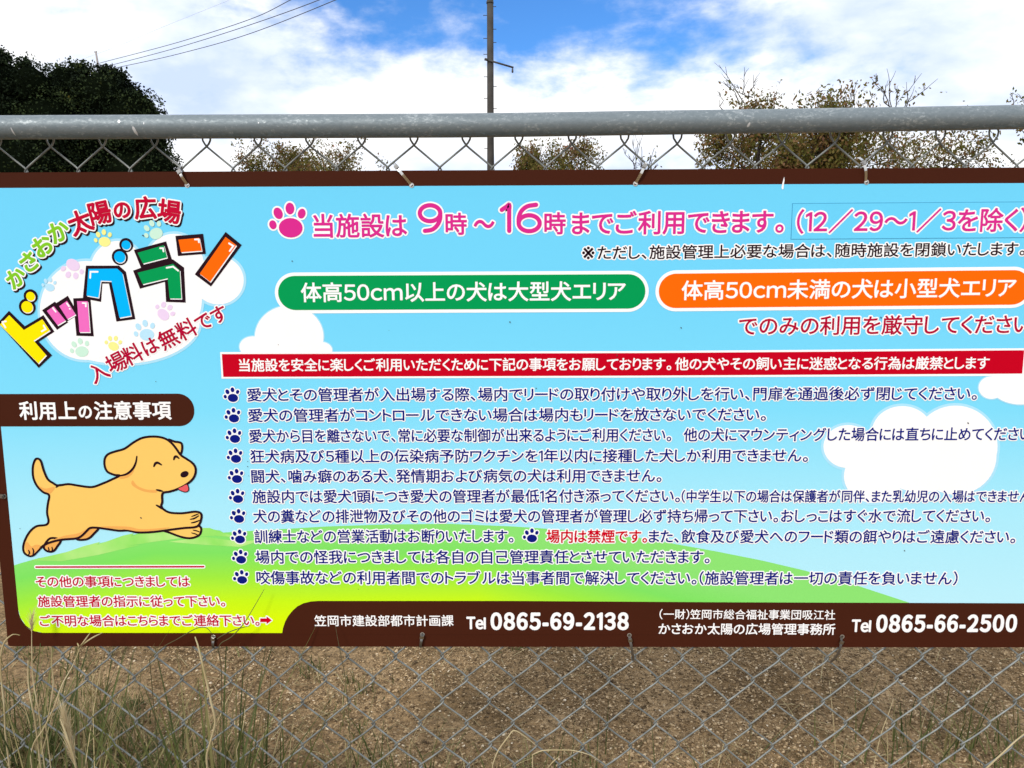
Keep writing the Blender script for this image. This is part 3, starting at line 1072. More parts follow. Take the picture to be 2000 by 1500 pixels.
T(pm, "ご不明な場合はこちらまでご連絡下さい。", 78, 1212, 507, 1211, 22, CRIM, 4, 0.42, 2.0)
arrow = SP([(508.5, 1207.5), (521, 1207.5), (521, 1203.5), (531, 1211), (521, 1218.5), (521, 1214.5), (508.5, 1214.5)])
pm.poly(arrow, 4, WHITE)
pm.grow(arrow, 2.2 * MPX, 4, WHITE)
pm.poly(arrow, 5, ARROW)
pm.build("inquiry_lettering", sign)

# ---- running puppy
pm = PM()
Z5 = lambda pts: SP([(x * 0.3534, 740 + y * 0.3534) for x, y in pts])
LW = 4.6 * MPX


def shape(pts, lay, fill, k=4, lw=LW):
    q = smooth_poly(Z5(pts), k)
    pm.poly(q, lay, fill)
    pm.stroke(q, lw, lay + 1, BLACK, True)


def line(pts, lay, lw=LW):
    q = smooth_poly(Z5(pts), 5, False)
    n_ = len(q)
    pm.stroke(q, [lw * (0.55 + 0.45 * math.sin(math.pi * i / (n_ - 1))) for i in range(n_)], lay, BLACK)


shape([(930, 338), (965, 346), (1000, 353), (1008, 375), (1003, 408), (985, 428), (950, 400)], 3, DOG)
shape([(890, 830), (940, 850), (1000, 872), (1050, 880), (1092, 869), (1111, 848), (1106, 815), (1040, 800), (940, 805)], 3, DOG)
shape([(545, 820), (520, 855), (485, 884), (430, 887), (420, 860), (480, 815)], 3, DOGSH)
shape([(245, 922), (250, 943), (272, 954), (298, 950), (318, 925), (336, 890), (280, 880)], 3, DOGSH)
body = [(322, 588), (295, 575), (265, 553), (243, 505), (228, 455), (210, 440), (194, 450), (183, 490), (186, 545), (207, 592), (240, 625), (273, 642), (266, 690), (262, 740), (270, 785), (255, 806),
        (205, 813), (168, 842), (140, 890), (130, 930), (136, 960), (160, 977), (185, 974), (208, 953), (238, 923), (275, 904), (340, 888), (420, 881), (452, 867), (478, 842), (500, 823),
        (540, 822), (600, 830), (660, 838), (710, 837), (765, 848), (850, 845), (940, 833), (1020, 823), (1080, 818), (1104, 800), (1115, 762), (1108, 740), (1080, 733), (1040, 738),
        (1000, 742), (940, 738), (905, 720), (892, 700), (898, 680), (900, 632), (940, 622), (985, 607), (1035, 580), (1066, 553), (1081, 522), (1081, 490), (1064, 464), (1030, 440), (1000, 420),
        (975, 385), (945, 350), (905, 326), (850, 318), (790, 325), (740, 350), (690, 385), (640, 400), (600, 415), (581, 440), (580, 480), (596, 513), (635, 530), (662, 534),
        (620, 555), (570, 577), (510, 597), (440, 590), (380, 581)]
shape(body, 4.5, DOG)
pm.poly(smooth_poly(Z5([(735, 560), (760, 590), (810, 610), (865, 615), (860, 628), (800, 622), (752, 602), (728, 580)])), 5.2, DOGSH)
pm.poly(smooth_poly(Z5([(640, 528), (690, 528), (740, 490), (735, 520), (705, 545), (665, 550)])), 5.2, DOGSH)
pm.poly(smooth_poly(Z5([(205, 585), (250, 605), (305, 597), (275, 636), (240, 620)])), 5.2, DOGSH)
pm.poly(smooth_poly(Z5([(275, 898), (350, 868), (440, 850), (500, 815), (470, 842), (440, 872), (340, 884)])), 5.2, DOGSH)
pm.poly(smooth_poly(Z5([(140, 925), (150, 900), (175, 925), (200, 915), (225, 925), (185, 968), (160, 970)])), 5.2, DOGSH)
pm.poly(smooth_poly(Z5([(560, 815), (700, 815), (790, 830), (940, 820), (850, 838), (765, 842), (700, 832), (600, 824)])), 5.2, DOGSH)
line([(758, 427), (752, 462), (736, 495), (710, 520), (682, 531), (648, 535)], 6)
line([(312, 598), (325, 588), (345, 583)], 6)
line([(852, 483), (860, 467), (874, 463), (893, 474)], 6, LW * 1.15)
line([(962, 446), (967, 432), (977, 428), (990, 438)], 6, LW * 1.1)
line([(865, 697), (882, 706), (905, 722)], 6)
line([(866, 612), (900, 620)], 6)
line([(1052, 775), (1075, 770), (1100, 755)], 6, LW * 0.7)
line([(1058, 795), (1080, 790), (1106, 780)], 6, LW * 0.7)
line([(1060, 760), (1080, 752), (1098, 745)], 6, LW * 0.6)
line([(160, 945), (165, 960), (160, 972)], 6, LW * 0.7)
line([(182, 935), (188, 952), (183, 970)], 6, LW * 0.7)
line([(1060, 850), (1078, 855), (1095, 862)], 5, LW * 0.6)
line([(1068, 835), (1085, 838), (1104, 845)], 5, LW * 0.6)
line([(268, 930), (272, 943), (270, 952)], 5, LW * 0.6)
line([(288, 928), (291, 940), (288, 951)], 5, LW * 0.6)
tg = Z5([(988, 606), (1008, 618), (1030, 622), (1042, 610), (1034, 584), (1010, 594)])
pm.poly(smooth_poly(tg), 6, TONGUE)
pm.stroke(smooth_poly(tg), LW * 0.8, 6.5, BLACK, True)
pm.disc(Z5([(1021, 526)])[0], 25 * 0.3534 * MPX, 17 * 0.3534 * MPX, 6.5, BLACK, 24, 0.45)
pm.build("puppy_picture", sign)

# ---- grommets, scrape and specks on the sign
pm = PM()
STEEL, _, _ = principled("grommet_steel", (0.5, 0.48, 0.45), 0.35, 0.5, 0.8)
HOLE, _, _ = principled("grommet_hole", (0.02, 0.018, 0.016), 0.8, 0.1)
TIES = [((350, 330), (366, 362)), ((771, 322), (804, 362)), ((1261, 320), (1241, 359)), ((1684, 313), (1692, 356)),
        ((418, 1266), (417, 1243)), ((821, 1264), (825, 1238.5)), ((1237, 1289), (1229, 1240)), ((1622, 1293), (1644.5, 1243)), ((-12, 966), (9, 969))]
for (_, g) in TIES:
    pm = PM()
    c = S(*g)
    pm.disc(c, 4.6 * MPX, 4.6 * MPX, 6, STEEL, 20)
    pm.disc(c, 2.6 * MPX, 2.6 * MPX, 7, HOLE, 16)
    pm.build("grommet", sign)
pm = PM()
pm.poly(SP([(1531.5, 345.5), (1532, 352), (1530.5, 362), (1530, 369.5), (1527, 370), (1526, 366), (1528, 357), (1529.8, 350)]), 4, WHITE)
pm.build("paint_scrape", sign)
DIRT, _, _ = principled("dirt_speck", (0.06, 0.05, 0.05), 0.9, 0.1)
pm = PM()
for x, y in ((1047, 758), (996, 629), (544, 673), (484, 901), (484, 911), (486, 929), (571, 510), (1205, 694), (1566, 569), (1890, 826), (1576, 902), (1766, 1075), (40, 1032), (276, 1011), (460, 1000), (1160, 905), (760, 645), (1330, 640), (280, 460), (305, 745), (700, 1150), (1720, 620)):
    r = random.uniform(0.8, 2.0) * MPX * (1.3 if (x, y) in ((1047, 758), (1566, 569)) else 0.75)
    pm.disc(S(x, y), r * 0.8, r * random.uniform(0.8, 1.6), 8, DIRT, 8, random.random())
pm.build("dirt_specks", sign)["kind"] = "stuff"

# ------------------------------------------------------------------ metal ties
TIE_M, t_, b_ = principled("stainless_band", (0.62, 0.61, 0.58), 0.16, 0.5, 1.0)
TIE_LOW, _, _ = principled("darker_band", (0.20, 0.195, 0.185), 0.28, 0.5, 0.9)  # darker steel for the bottom and left edge bands
TIE_D, _, _ = principled("stainless_buckle", (0.34, 0.33, 0.31), 0.3, 0.5, 1.0)
WHERE = ["on the top edge above the arched red and green lettering", "on the top edge above the opening hours, left of the pole",
         "on the top edge above the opening hours, right of the pole", "on the top edge above the date sticker",
         "on the bottom edge beside the red arrow", "on the bottom edge below the first office name",
         "on the bottom edge at the end of the first phone number", "on the bottom edge before the second phone number",
         "on the left edge level with the puppy's tail"]
for i, (a0, g) in enumerate(TIES):
    A, G = U(*a0, -0.0005), U(*g, -0.002)
    ctr = (A + G) / 2
    e = empty("cable_tie", ctr, "steel cable tie " + WHERE[i], "cable tie", "steel ties holding the sign")
    d = G - A
    d /= np.linalg.norm(d)
    side = np.cross(d, np.array((0, -1.0, 0)))
    side /= np.linalg.norm(side)
    hw = 0.0020
    bow = 0.006 if i < 4 else 0.0045
    A2 = A + np.array((0, 0.016, 0)) - d * 0.003
    pth = []
    for k in range(17):
        t = k / 16
        p = A * (1 - t) + G * t
        y = -0.0015 - bow * math.sin(math.pi * min(1, t * 1.08)) * (1 - 0.25 * t)
        sway = side * (0.0035 * math.sin(math.pi * t) if i == 7 else 0)
        pth.append(np.array((p[0], y, p[2])) + sway)
    pth = [np.array((A2[0], 0.017, A2[2])), np.array((A2[0], 0.012, A2[2])) - d * 0.003, np.array((A[0], 0.004, A[2])) - d * 0.0035] + pth + [np.array((G[0], 0.0006, G[2])) + d * 0.001]
    mb = MB()
    th = np.array((0, -0.0006, 0))
    v = []
    for p in pth:
        v += [p - side * hw, p + side * hw, p + side * hw - th, p - side * hw - th]
    f = []
    for k in range(len(pth) - 1):
        for q in range(4):
            f.append((4 * k + q, 4 * k + (q + 1) % 4, 4 * k + 4 + (q + 1) % 4, 4 * k + 4 + q))
    mb.add(v, f)
    mb.build("band", TIE_M if i < 4 else TIE_LOW, e, smooth=False)
    mb = MB()
    kpos = 5 if i in (1, 2, 3) else (len(pth) - 5 if i > 3 else 6)
    R3 = Matrix(((side[0], 0, d[0]), (side[1], 1, d[1]), (side[2], 0, d[2])))
    mb.box(pth[kpos] + np.array((0, -0.0009, 0)), (0.0064, 0.0026, 0.0058), 0, R3)
    mb.box(pth[kpos] + np.array((0, -0.0024, 0)) + d * 0.0008, (0.0040, 0.0012, 0.0026), 0, R3)
    mb.build("buckle", TIE_D, e)

# ------------------------------------------------------------------ vegetation materials
def leafy(name, stops, trans=0.25, rough=0.6, clump=0.0, scale=1.0):
    m = bpy.data.materials.new(name)
    m.use_nodes = True
    t = m.node_tree
    b = t.nodes["Principled BSDF"]
    ge = N(t, "ShaderNodeNewGeometry")
    fac = ge.outputs["Random Per Island"]
    if clump:
        tcl = N(t, "ShaderNodeTexCoord")
        nl = N(t, "ShaderNodeTexNoise", inputs={"Scale": scale, "Detail": 3.0, "Roughness": 0.6})
        t.links.new(tcl.outputs["Object"], nl.inputs["Vector"])
        big = math_node(t, "MULTIPLY", math_node(t, "SUBTRACT", nl.outputs[0], 0.30), 2.5)
        fac = math_node(t, "ADD", math_node(t, "MULTIPLY", fac, 1 - clump), math_node(t, "MULTIPLY", big, clump), True)
    c = ramp(t, fac, stops)
    t.links.new(c, b.inputs["Base Color"])
    b.inputs["Roughness"].default_value = rough
    b.inputs["Specular IOR Level"].default_value = 0.03 if clump > 0.6 else 0.15
    tr = N(t, "ShaderNodeBsdfTranslucent")
    t.links.new(c, tr.inputs[0])
    mx = N(t, "ShaderNodeMixShader")
    mx.inputs[0].default_value = trans
    t.links.new(b.outputs[0], mx.inputs[1])
    t.links.new(tr.outputs[0], mx.inputs[2])
    t.links.new(mx.outputs[0], t.nodes["Material Output"].inputs[0])
    return m


BARK, t_, b_ = principled("bark", (0.05, 0.042, 0.035), 0.9, 0.1)
noise_mix(t_, b_, (0.030, 0.024, 0.02), (0.075, 0.062, 0.052), 12)
AUT = leafy("autumn_leaves", [(0.0, (0.060, 0.070, 0.015)), (0.32, (0.115, 0.116, 0.024)), (0.54, (0.160, 0.126, 0.033)), (0.72, (0.20, 0.115, 0.048)), (0.92, (0.21, 0.105, 0.060)), (1.0, (0.36, 0.09, 0.055))], 0.35, 0.6, 0.45, 1.6)
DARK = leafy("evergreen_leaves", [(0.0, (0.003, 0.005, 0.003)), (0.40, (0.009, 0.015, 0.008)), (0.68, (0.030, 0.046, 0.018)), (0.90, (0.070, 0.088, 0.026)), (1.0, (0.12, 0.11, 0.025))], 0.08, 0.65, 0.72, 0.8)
CORE, _, _ = principled("crown_light_block", (0.004, 0.006, 0.003), 0.95, 0.0)  # near-black hulls added inside the crowns to stop light passing through


def leaf_mesh(P, size, rg, droop=0.0, aspect=0.5):
    """one folded diamond per point: (verts, faces)"""
    n = len(P)
    d = rg.normal(size=(n, 3))
    d[:, 2] -= droop
    d /= np.linalg.norm(d, axis=1)[:, None]
    q = rg.normal(size=(n, 3))
    w = np.cross(d, q)
    w /= np.linalg.norm(w, axis=1)[:, None]
    nn = np.cross(d, w)
    s = (size * rg.uniform(0.65, 1.25, n))[:, None]
    v = np.empty((n, 4, 3))
    v[:, 0] = P
    v[:, 1] = P + d * s * 0.5 + w * s * aspect * 0.5 + nn * s * 0.08
    v[:, 2] = P + d * s
    v[:, 3] = P + d * s * 0.5 - w * s * aspect * 0.5 + nn * s * 0.08
    f = np.arange(n * 4).reshape(n, 4)
    return v.reshape(-1, 3), f


# ------------------------------------------------------------------ evergreens at the left
def ico(c, r, rg, lumps=0.12):
    v, f = [], []
    nu, nv = 14, 8
    for j in range(nv + 1):
        th = math.pi * j / nv
        for i in range(nu):
            ph = 2 * math.pi * i / nu
            k = 1 + lumps * (rg.random() - 0.5)
            v.append((c[0] + r[0] * k * math.sin(th) * math.cos(ph), c[1] + r[1] * k * math.sin(th) * math.sin(ph), c[2] + r[2] * k * math.cos(th)))
    for j in range(nv):
        for i in range(nu):
            f.append((j * nu + i, j * nu + (i + 1) % nu, (j + 1) * nu + (i + 1) % nu, (j + 1) * nu + i))
    return v, f


def evergreen(lobes, Y, base_px, label, seed, nleaf=620, mat=DARK):
    rg = np.random.default_rng(seed)
    k = (Y + CAM_D) / F_PX
    bx = U(base_px, 400, Y)[0]
    e = empty("evergreen_tree", (bx, Y, 0), label, "tree", "dark evergreen trees behind the fence")
    t = MB()
    top = max(U(x, y, Y)[2] for x, y, r in lobes) - 0.6
    t.tube([(bx, Y, -0.1), (bx + 0.1, Y, 1.2), (bx - 0.05, Y + 0.1, top * 0.55), (bx, Y, top)], [0.42, 0.30, 0.20, 0.06], 10)
    P = []
    core = MB()
    for x, y, r in lobes:
        yo = rg.uniform(-0.6, 0.6)
        c = U(x, y, Y + yo)
        R = r * k
        t.tube([(bx, Y, max(1.0, c[2] - R * 1.6)), (c[0], c[1], c[2])], [0.12, 0.03], 6)
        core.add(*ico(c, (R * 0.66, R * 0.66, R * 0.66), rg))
        n = int(nleaf * R * R) + 260
        d = rg.normal(size=(n, 3))
        d /= np.linalg.norm(d, axis=1)[:, None]
        lump = 0.5 + vnoise(d[:, 0] * 2 + x, d[:, 2] * 2 + d[:, 1] * 1.3, 1.6, seed + 3)
        rad = R * (0.70 + 0.24 * lump + 0.12 * rg.random(n))
        P.append(c + d * rad[:, None])
        # sprays that stick out of the outline
        m = 6 + int(2 * R * R)
        d = rg.normal(size=(m, 3))
        d /= np.linalg.norm(d, axis=1)[:, None]
        for q in d:
            s0 = c + q * R * 0.92
            for j in range(7):
                P.append((s0 + (q + np.array((0, 0, 0.25))) * 0.03 * j * (0.5 + R * 0.35) + rg.normal(size=3) * 0.05)[None])
    P = np.concatenate(P)
    v, f = leaf_mesh(P, 0.118, rg, 0.2, 0.62)
    t.build("trunk", BARK, e, smooth=True)
    cb = len(v)
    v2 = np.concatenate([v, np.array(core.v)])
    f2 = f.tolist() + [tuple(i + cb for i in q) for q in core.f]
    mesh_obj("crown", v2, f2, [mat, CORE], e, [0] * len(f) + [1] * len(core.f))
    return e


evergreen([(-70, 190, 100), (10, 170, 62), (62, 172, 55), (0, 260, 120), (8, 112, 14), (90, 250, 90), (40, 345, 130), (-60, 350, 120), (30, 460, 150), (-40, 130, 32), (48, 128, 14), (60, 300, 90)], 30.0, 10,
          "tall dark evergreen tree with ragged top at the left edge behind fence", 11)
evergreen([(205, 192, 64), (150, 196, 72), (245, 235, 62), (278, 272, 62), (285, 330, 68), (200, 290, 120), (262, 360, 92), (206, 142, 16), (224, 148, 15), (228, 165, 26), (236, 152, 9), (160, 138, 20), (250, 188, 15), (180, 420, 140), (130, 170, 52), (120, 250, 80),
           (272, 214, 34), (306, 330, 44), (296, 240, 34), (262, 225, 62), (252, 180, 22)], 31.5, 195,
          "round dark evergreen tree with sloping right side below the power lines", 12)
# lit tips on the right flank of the rounded tree
# ------------------------------------------------------------------ autumn trees
def autumn(px, Y, top_py, half_px, label, seed, bare=0, dens=1.0, leaf=0.10, thin=1.0, extra=()):
    """forked small tree; its crown reaches top_py and half_px each side in the photo at depth Y"""
    rg = np.random.default_rng(seed)
    rd = random.Random(seed)
    bx = U(px, 300, Y)[0]
    H = U(px, top_py, Y)[2]
    half = half_px * (Y + CAM_D) / F_PX
    branches, leaves, bare_leaves = [], [], []

    def grow_branch(p, d, L, r, lvl):
        pts = [p]
        n = 4
        for i in range(n):
            d = (d + Vector((rd.gauss(0, .16), rd.gauss(0, .16), rd.gauss(0, .10) + (0.05 if lvl < 3 else -0.03)))).normalized()
            p = p + d * (L / n)
            pts.append(p)
        branches.append((pts, r, r * 0.55))
        if lvl >= 4:
            for q in pts[1:]:
                for _ in range(rd.choice((1, 2, 3))):
                    leaves.append(q + Vector((rd.gauss(0, .03), rd.gauss(0, .03), rd.gauss(0, .03))))
            return
        kids = (3, 4, 4, 4)[min(lvl, 3)]
        for i in range(kids):
            q = pts[rd.choice((2, 3, 4))] if lvl else pts[rd.choice((3, 4))]
            a = rd.uniform(0, 2 * math.pi)
            side = Vector((math.cos(a), math.sin(a), rd.uniform(-0.1, 0.55)))
            grow_branch(q, (d * rd.uniform(0.5, 1.0) + side * rd.uniform(0.6, 1.0)).normalized(), L * rd.uniform(0.58, 0.80), r * 0.55, lvl + 1)

    grow_branch(Vector((0, 0, 0)), Vector((0, 0, 1)), 0.36, 0.030, 0)
    zs = max(max(q.z for q in b[0]) for b in branches)
    xs = sorted(abs(q.x) for b in branches for q in b[0])
    sx = half / xs[int(len(xs) * 0.985)]
    sz = H / zs
    tr = lambda q: (bx + q.x * sx, Y + q.y * sx, q.z * sz)
    e = empty("autumn_tree", (bx, Y, 0), label, "tree", "autumn trees beyond the fence")
    t = MB()
    for pts, r0, r1 in branches:
        k = len(pts) - 1
        t.tube([tr(q) for q in pts], [max(0.0065, H * (r0 + (r1 - r0) * i / k) * 0.55) for i in range(k + 1)], 6 if r0 > 0.01 else 4, cap=False)
    # bare shoots above the leaves
    for (sx_, sy_, tx_, ty_) in extra:
        a, b_ = U(sx_, sy_, Y + rd.uniform(-.3, .3)), U(tx_, ty_, Y + rd.uniform(-.3, .3))
        pth = [a + (b_ - a) * s + np.array((rd.gauss(0, .05), rd.gauss(0, .05), 0)) * (0 < s < 1) for s in (0, .25, .5, .75, 1)]
        t.tube(pth, [0.012, 0.010, 0.008, 0.006, 0.004], 5, cap=False)
        for s in (1, 2, 3, 3):
            q = pth[s]
            d = (b_ - a) * rd.uniform(0.25, 0.45)
            d = d + np.array((rd.uniform(-0.6, 0.6) * np.linalg.norm(d), rd.uniform(-.2, .2), 0))
            t.tube([q, q + d * 0.5 + np.array((rd.gauss(0, .02), 0, 0.02)), q + d], [0.006, 0.005, 0.0035], 4, cap=False)
            if rd.random() < bare:
                for _ in range(6):
                    bare_leaves.append(Vector(((q[0] + d[0] * rd.random() - bx) / sx, (q[1] - Y) / sx, (q[2] + d[2] * rd.random()) / sz)))
    t.build("trunk", BARK, e, smooth=True)
    L = np.array([tr(q) for q in leaves])
    L = np.repeat(L, 12, 0) if dens > 0.5 else L
    L = L[rg.random(len(L)) < (dens / 3 if dens > 0.5 else 0.3)]
    cl = vnoise(L[:, 0], L[:, 2], 1.9, seed) + 0.5
    L = L[rg.random(len(L)) < np.clip(0.25 + cl * 1.5, 0, 1)]
    L = L[rg.random(len(L)) < np.where(L[:, 2] > U(px, 235, Y)[2], thin, 1.0)]
    L = L[L[:, 2] < H - 0.05]
    L = L + rg.normal(size=L.shape) * 0.085
    if bare_leaves:
        L = np.concatenate([L, np.array([tr(q) for q in bare_leaves]) + rg.normal(size=(len(bare_leaves), 3)) * 0.04])
    v, f = leaf_mesh(L, leaf, rg, 0.7, 0.5)
    mesh_obj("crown", v, f, AUT, e)
    return e


autumn(556, 24.0, 262, 150, "olive leaved autumn tree just right of the dark evergreens", 21, dens=3.0, leaf=0.10)
autumn(1020, 24.0, 264, 125, "rounded rusty autumn tree just right of the utility pole", 22, dens=3.0, leaf=0.10)
autumn(1242, 19.0, 290, 34, "thin nearly bare sapling between two autumn trees", 23, dens=0.10, leaf=0.09, extra=[(1240, 330, 1234, 272), (1242, 330, 1250, 268), (1238, 330, 1224, 292)])
autumn(1468, 15.5, 172, 170, "leafy autumn tree with bare shoots on top, left of the twiggy tree", 24, bare=0.15, dens=2.5, thin=0.75, leaf=0.088,
       extra=[(1452, 200, 1417, 130), (1450, 185, 1458, 138), (1462, 190, 1480, 152), (1445, 205, 1412, 158), (1412, 215, 1404, 178), (1470, 190, 1440, 165)])
autumn(1690, 16.0, 190, 240, "broad autumn tree with a crown of bare twigs at the right", 28, bare=0.55, dens=2.5, thin=0.5, leaf=0.088,
       extra=[(1738, 212, 1702, 152), (1742, 212, 1736, 148), (1748, 215, 1752, 168), (1768, 215, 1788, 148), (1765, 215, 1806, 165), (1740, 210, 1712, 172), (1665, 215, 1660, 180), (1680, 212, 1700, 185)])
autumn(2045, 16.5, 176, 165, "autumn tree cut by the right edge of the view", 26, bare=0.3, dens=2.6, thin=0.4, leaf=0.098, extra=[(1990, 215, 1978, 180), (2000, 210, 1994, 186)])

# ------------------------------------------------------------------ utility pole, far pole, wires
POLE_M, t_, b_ = principled("weathered_pole", (0.10, 0.095, 0.088), 0.8, 0.2)
noise_mix(t_, b_, (0.044, 0.041, 0.037), (0.068, 0.063, 0.057), 3.0, 6)
POLE_D, _, _ = principled("pole_ironwork", (0.05, 0.05, 0.05), 0.6, 0.3)
PY = 25.0
pc = U(958, 250, PY)
ptop = U(957, -120, PY)
pole = empty("utility_pole", (pc[0], PY, 0), "tall grey brown utility pole with step bolts and a short tilted arm", "utility pole")
mb = MB()
lean = (ptop[0] - pc[0])
H = ptop[2]
mb.tube([(pc[0] - lean * 0.8, PY, -0.4), (pc[0], PY, pc[2]), (ptop[0], PY, H)], [0.150, 0.110, 0.100], 24)
mb.build("shaft", POLE_M, pole, smooth=True)
mb = MB()
bz = U(957, 5, PY)
mb.tube([(bz[0], PY, bz[2] - 0.03), (bz[0], PY, bz[2] + 0.03)], 0.118, 24)
mb.build("steel_band", POLE_D, pole, smooth=True)
for px, py, sd in ((964, 13, 1), (953, 30, -1), (964, 57, 1), (953, 75, -1), (965, 83, 1), (953, 106, -1), (953, 150, -1), (965, 169, 1), (953, 192, -1), (965, 212, 1), (953, 240, -1), (965, 262, 1), (953, 290, -1)):
    q = U(px, py, PY)
    x0 = pc[0] + sd * 0.09
    mb = MB()
    mb.tube([(x0, PY, q[2]), (x0 + sd * 0.11, PY, q[2])], 0.011, 8)
    mb.tube([(x0 + sd * 0.11, PY, q[2] - 0.0), (x0 + sd * 0.118, PY, q[2])], 0.018, 8)
    mb.build("step_bolt", POLE_D, pole)
mb = MB()
aL, aR = U(947, 115.5, PY - 0.13), U(1003, 132, PY - 0.13)
mb.tube([aL, aR], 0.030, 12)
mb.tube([aL - (aR - aL) * 0.01, aL + (aR - aL) * 0.10], 0.042, 12)
arm = mb.build("arm", POLE_D, pole, smooth=True)
mb = MB()
q = U(1001, 134, PY - 0.13)
mb.tube([q, q - np.array((0, 0, 0.07)), q - np.array((0, 0, 0.11)), q - np.array((0, 0, 0.13))], [0.026, 0.03, 0.034, 0.018], 12)
mb.build("insulator", POLE_D, arm, smooth=True)

FY = 74.0
fp = U(187, 100.5, FY)
fpole = empty("distant_pole", (fp[0] + 0.1, FY, 0), "thin pale pole top poking up behind the dark evergreen tree", "utility pole")
mb = MB()
FPM, _, _ = principled("pale_pole", (0.32, 0.29, 0.28), 0.8, 0.2)
mb.tube([(fp[0] + 0.35, FY, -0.3), (fp[0] + 0.12, FY, fp[2] - 1.2), (fp[0], FY, fp[2])], [0.16, 0.09, 0.08], 12)
mb.build("shaft", FPM, fpole, smooth=True)
mb = MB()
mb.tube([fp + np.array((-0.12, 0, -0.05)), fp + np.array((0.10, 0, -0.02))], 0.06, 8)
mb.build("pole_cap", FPM, fpole, smooth=True)
WIRE, _, _ = principled("power_cable", (0.05, 0.055, 0.075), 0.6, 0.2)
WTHIN, _, _ = principled("thin_cable", (0.38, 0.42, 0.50), 0.6, 0.2)
cables = [([(188, 125.5), (203, 121), (350, 82), (490, 37), (567, 0), (700, -72)], "upper of the three dark power lines left of the utility pole", WIRE, 0.022),
          ([(188, 134), (222, 126), (350, 92), (490, 48), (623, 0), (760, -58)], "middle of the three dark power lines left of the utility pole", WIRE, 0.023),
          ([(188, 140), (233, 131), (350, 105), (490, 65), (655, 0), (790, -60)], "lowest of the three dark power lines left of the utility pole", WIRE, 0.023),
          ([(150, 121), (163, 115), (230, 90), (315, 54), (448, 0), (560, -48)], "faint thin wire high above the dark evergreen tree", WTHIN, 0.007)]
for pts, label, m, r in cables:
    s = smooth_poly(pts, 8, False)
    n = len(s)
    path = []
    for (x, y) in s:
        t = (x - s[0][0]) / (s[-1][0] - s[0][0])
        path.append(U(x, y, FY - 0.2 - t * 36))
    mb = MB()
    mb.tube(path, r, 6)
    o = mb.build("power_line", m, None, loc=tuple(path[0]))
    tag(o, label, "power line", "overhead power lines")

# ------------------------------------------------------------------ gravel, litter and low grass
def stones(n, x0, x1, y0, y1, smin, smax, rg):
    x, y = rg.uniform(x0, x1, n), rg.uniform(y0, y1, n)
    s = smin + (smax - smin) * rg.random(n) ** 4.0
    base = np.array([(1, 0, 0), (-1, 0, 0), (0, 1, 0), (0, -1, 0), (0, 0, 1), (0, 0, -1), (.62, .62, .5), (-.62, .62, .5), (.62, -.62, .5), (-.62, -.62, .5)], float)
    fc = [(6, 0, 2), (7, 2, 1), (9, 1, 3), (8, 3, 0), (4, 6, 2), (4, 2, 7), (4, 7, 1), (4, 1, 9), (4, 9, 3), (4, 3, 8), (4, 8, 0), (4, 0, 6), (5, 2, 0), (5, 1, 2), (5, 3, 1), (5, 0, 3)]
    v = base[None] * rg.uniform(0.6, 1.25, (n, 10, 1)) * np.stack([s * rg.uniform(.7, 1.3, n), s * rg.uniform(.7, 1.3, n), s * rg.uniform(.4, .8, n)], 1)[:, None]
    a = rg.uniform(0, 6.28, n)
    ca, sa = np.cos(a)[:, None], np.sin(a)[:, None]
    vx, vy = v[..., 0] * ca - v[..., 1] * sa, v[..., 0] * sa + v[..., 1] * ca
    tilt = rg.normal(0, .35, (n, 1))
    vz = v[..., 2] + vx * tilt
    z = ground_z(x, y) + s * 0.15
    V = np.stack([vx + x[:, None], vy + y[:, None], vz + z[:, None]], -1).reshape(-1, 3)
    Fc = (np.array(fc)[None] + (np.arange(n) * 10)[:, None, None]).reshape(-1, 3)
    return V, Fc


STONE, t_, b_ = principled("gravel_stone", (0.3, 0.25, 0.2), 0.85, 0.25)
ge = N(t_, "ShaderNodeNewGeometry")
t_.links.new(ramp(t_, ge.outputs["Random Per Island"], [(0.0, (0.08, 0.050, 0.024)), (0.34, (0.22, 0.146, 0.073)), (0.70, (0.41, 0.285, 0.155)), (0.95, (0.60, 0.445, 0.26)), (1.0, (0.76, 0.65, 0.48))]), b_.inputs["Base Color"])
V2, F2 = stones(260, -1.5, 1.6, 0.48, 1.5, 0.006, 0.0135, rng)
V, Fc = stones(112000, -1.55, 1.7, 0.48, 1.42, 0.0014, 0.0060, rng)
bare = vnoise(V[::10, 0] + 9, V[::10, 1] + 9, 3.1, 77) + 0.6 * vnoise(V[::10, 0] + 9, V[::10, 1] + 9, 9, 78) + 0.25 * np.clip(V[::10, 0], -1, 1)
keep = rng.random(len(bare)) < np.clip(0.78 + 1.3 * bare, 0.22, 1)      # some patches are bare soil
V = V.reshape(-1, 10, 3)[keep].reshape(-1, 3)
Fc = (np.array(Fc[:16])[None] + (np.arange(keep.sum()) * 10)[:, None, None]).reshape(-1, 3)
V, Fc = np.concatenate([V, V2]), np.concatenate([Fc, F2 + len(V)])
o = mesh_obj("gravel", V, Fc, STONE)
tag(o, "small pale gravel scattered on the bare brown soil", "gravel", kind="stuff")

STRAW = leafy("dry_grass", [(0.0, (0.13, 0.095, 0.042)), (0.5, (0.29, 0.225, 0.105)), (1.0, (0.50, 0.41, 0.22))], 0.2, 0.6)
GRASSM = leafy("green_grass", [(0.0, (0.045, 0.060, 0.018)), (0.5, (0.100, 0.118, 0.036)), (0.85, (0.17, 0.175, 0.058)), (1.0, (0.34, 0.28, 0.13))], 0.25, 0.5)


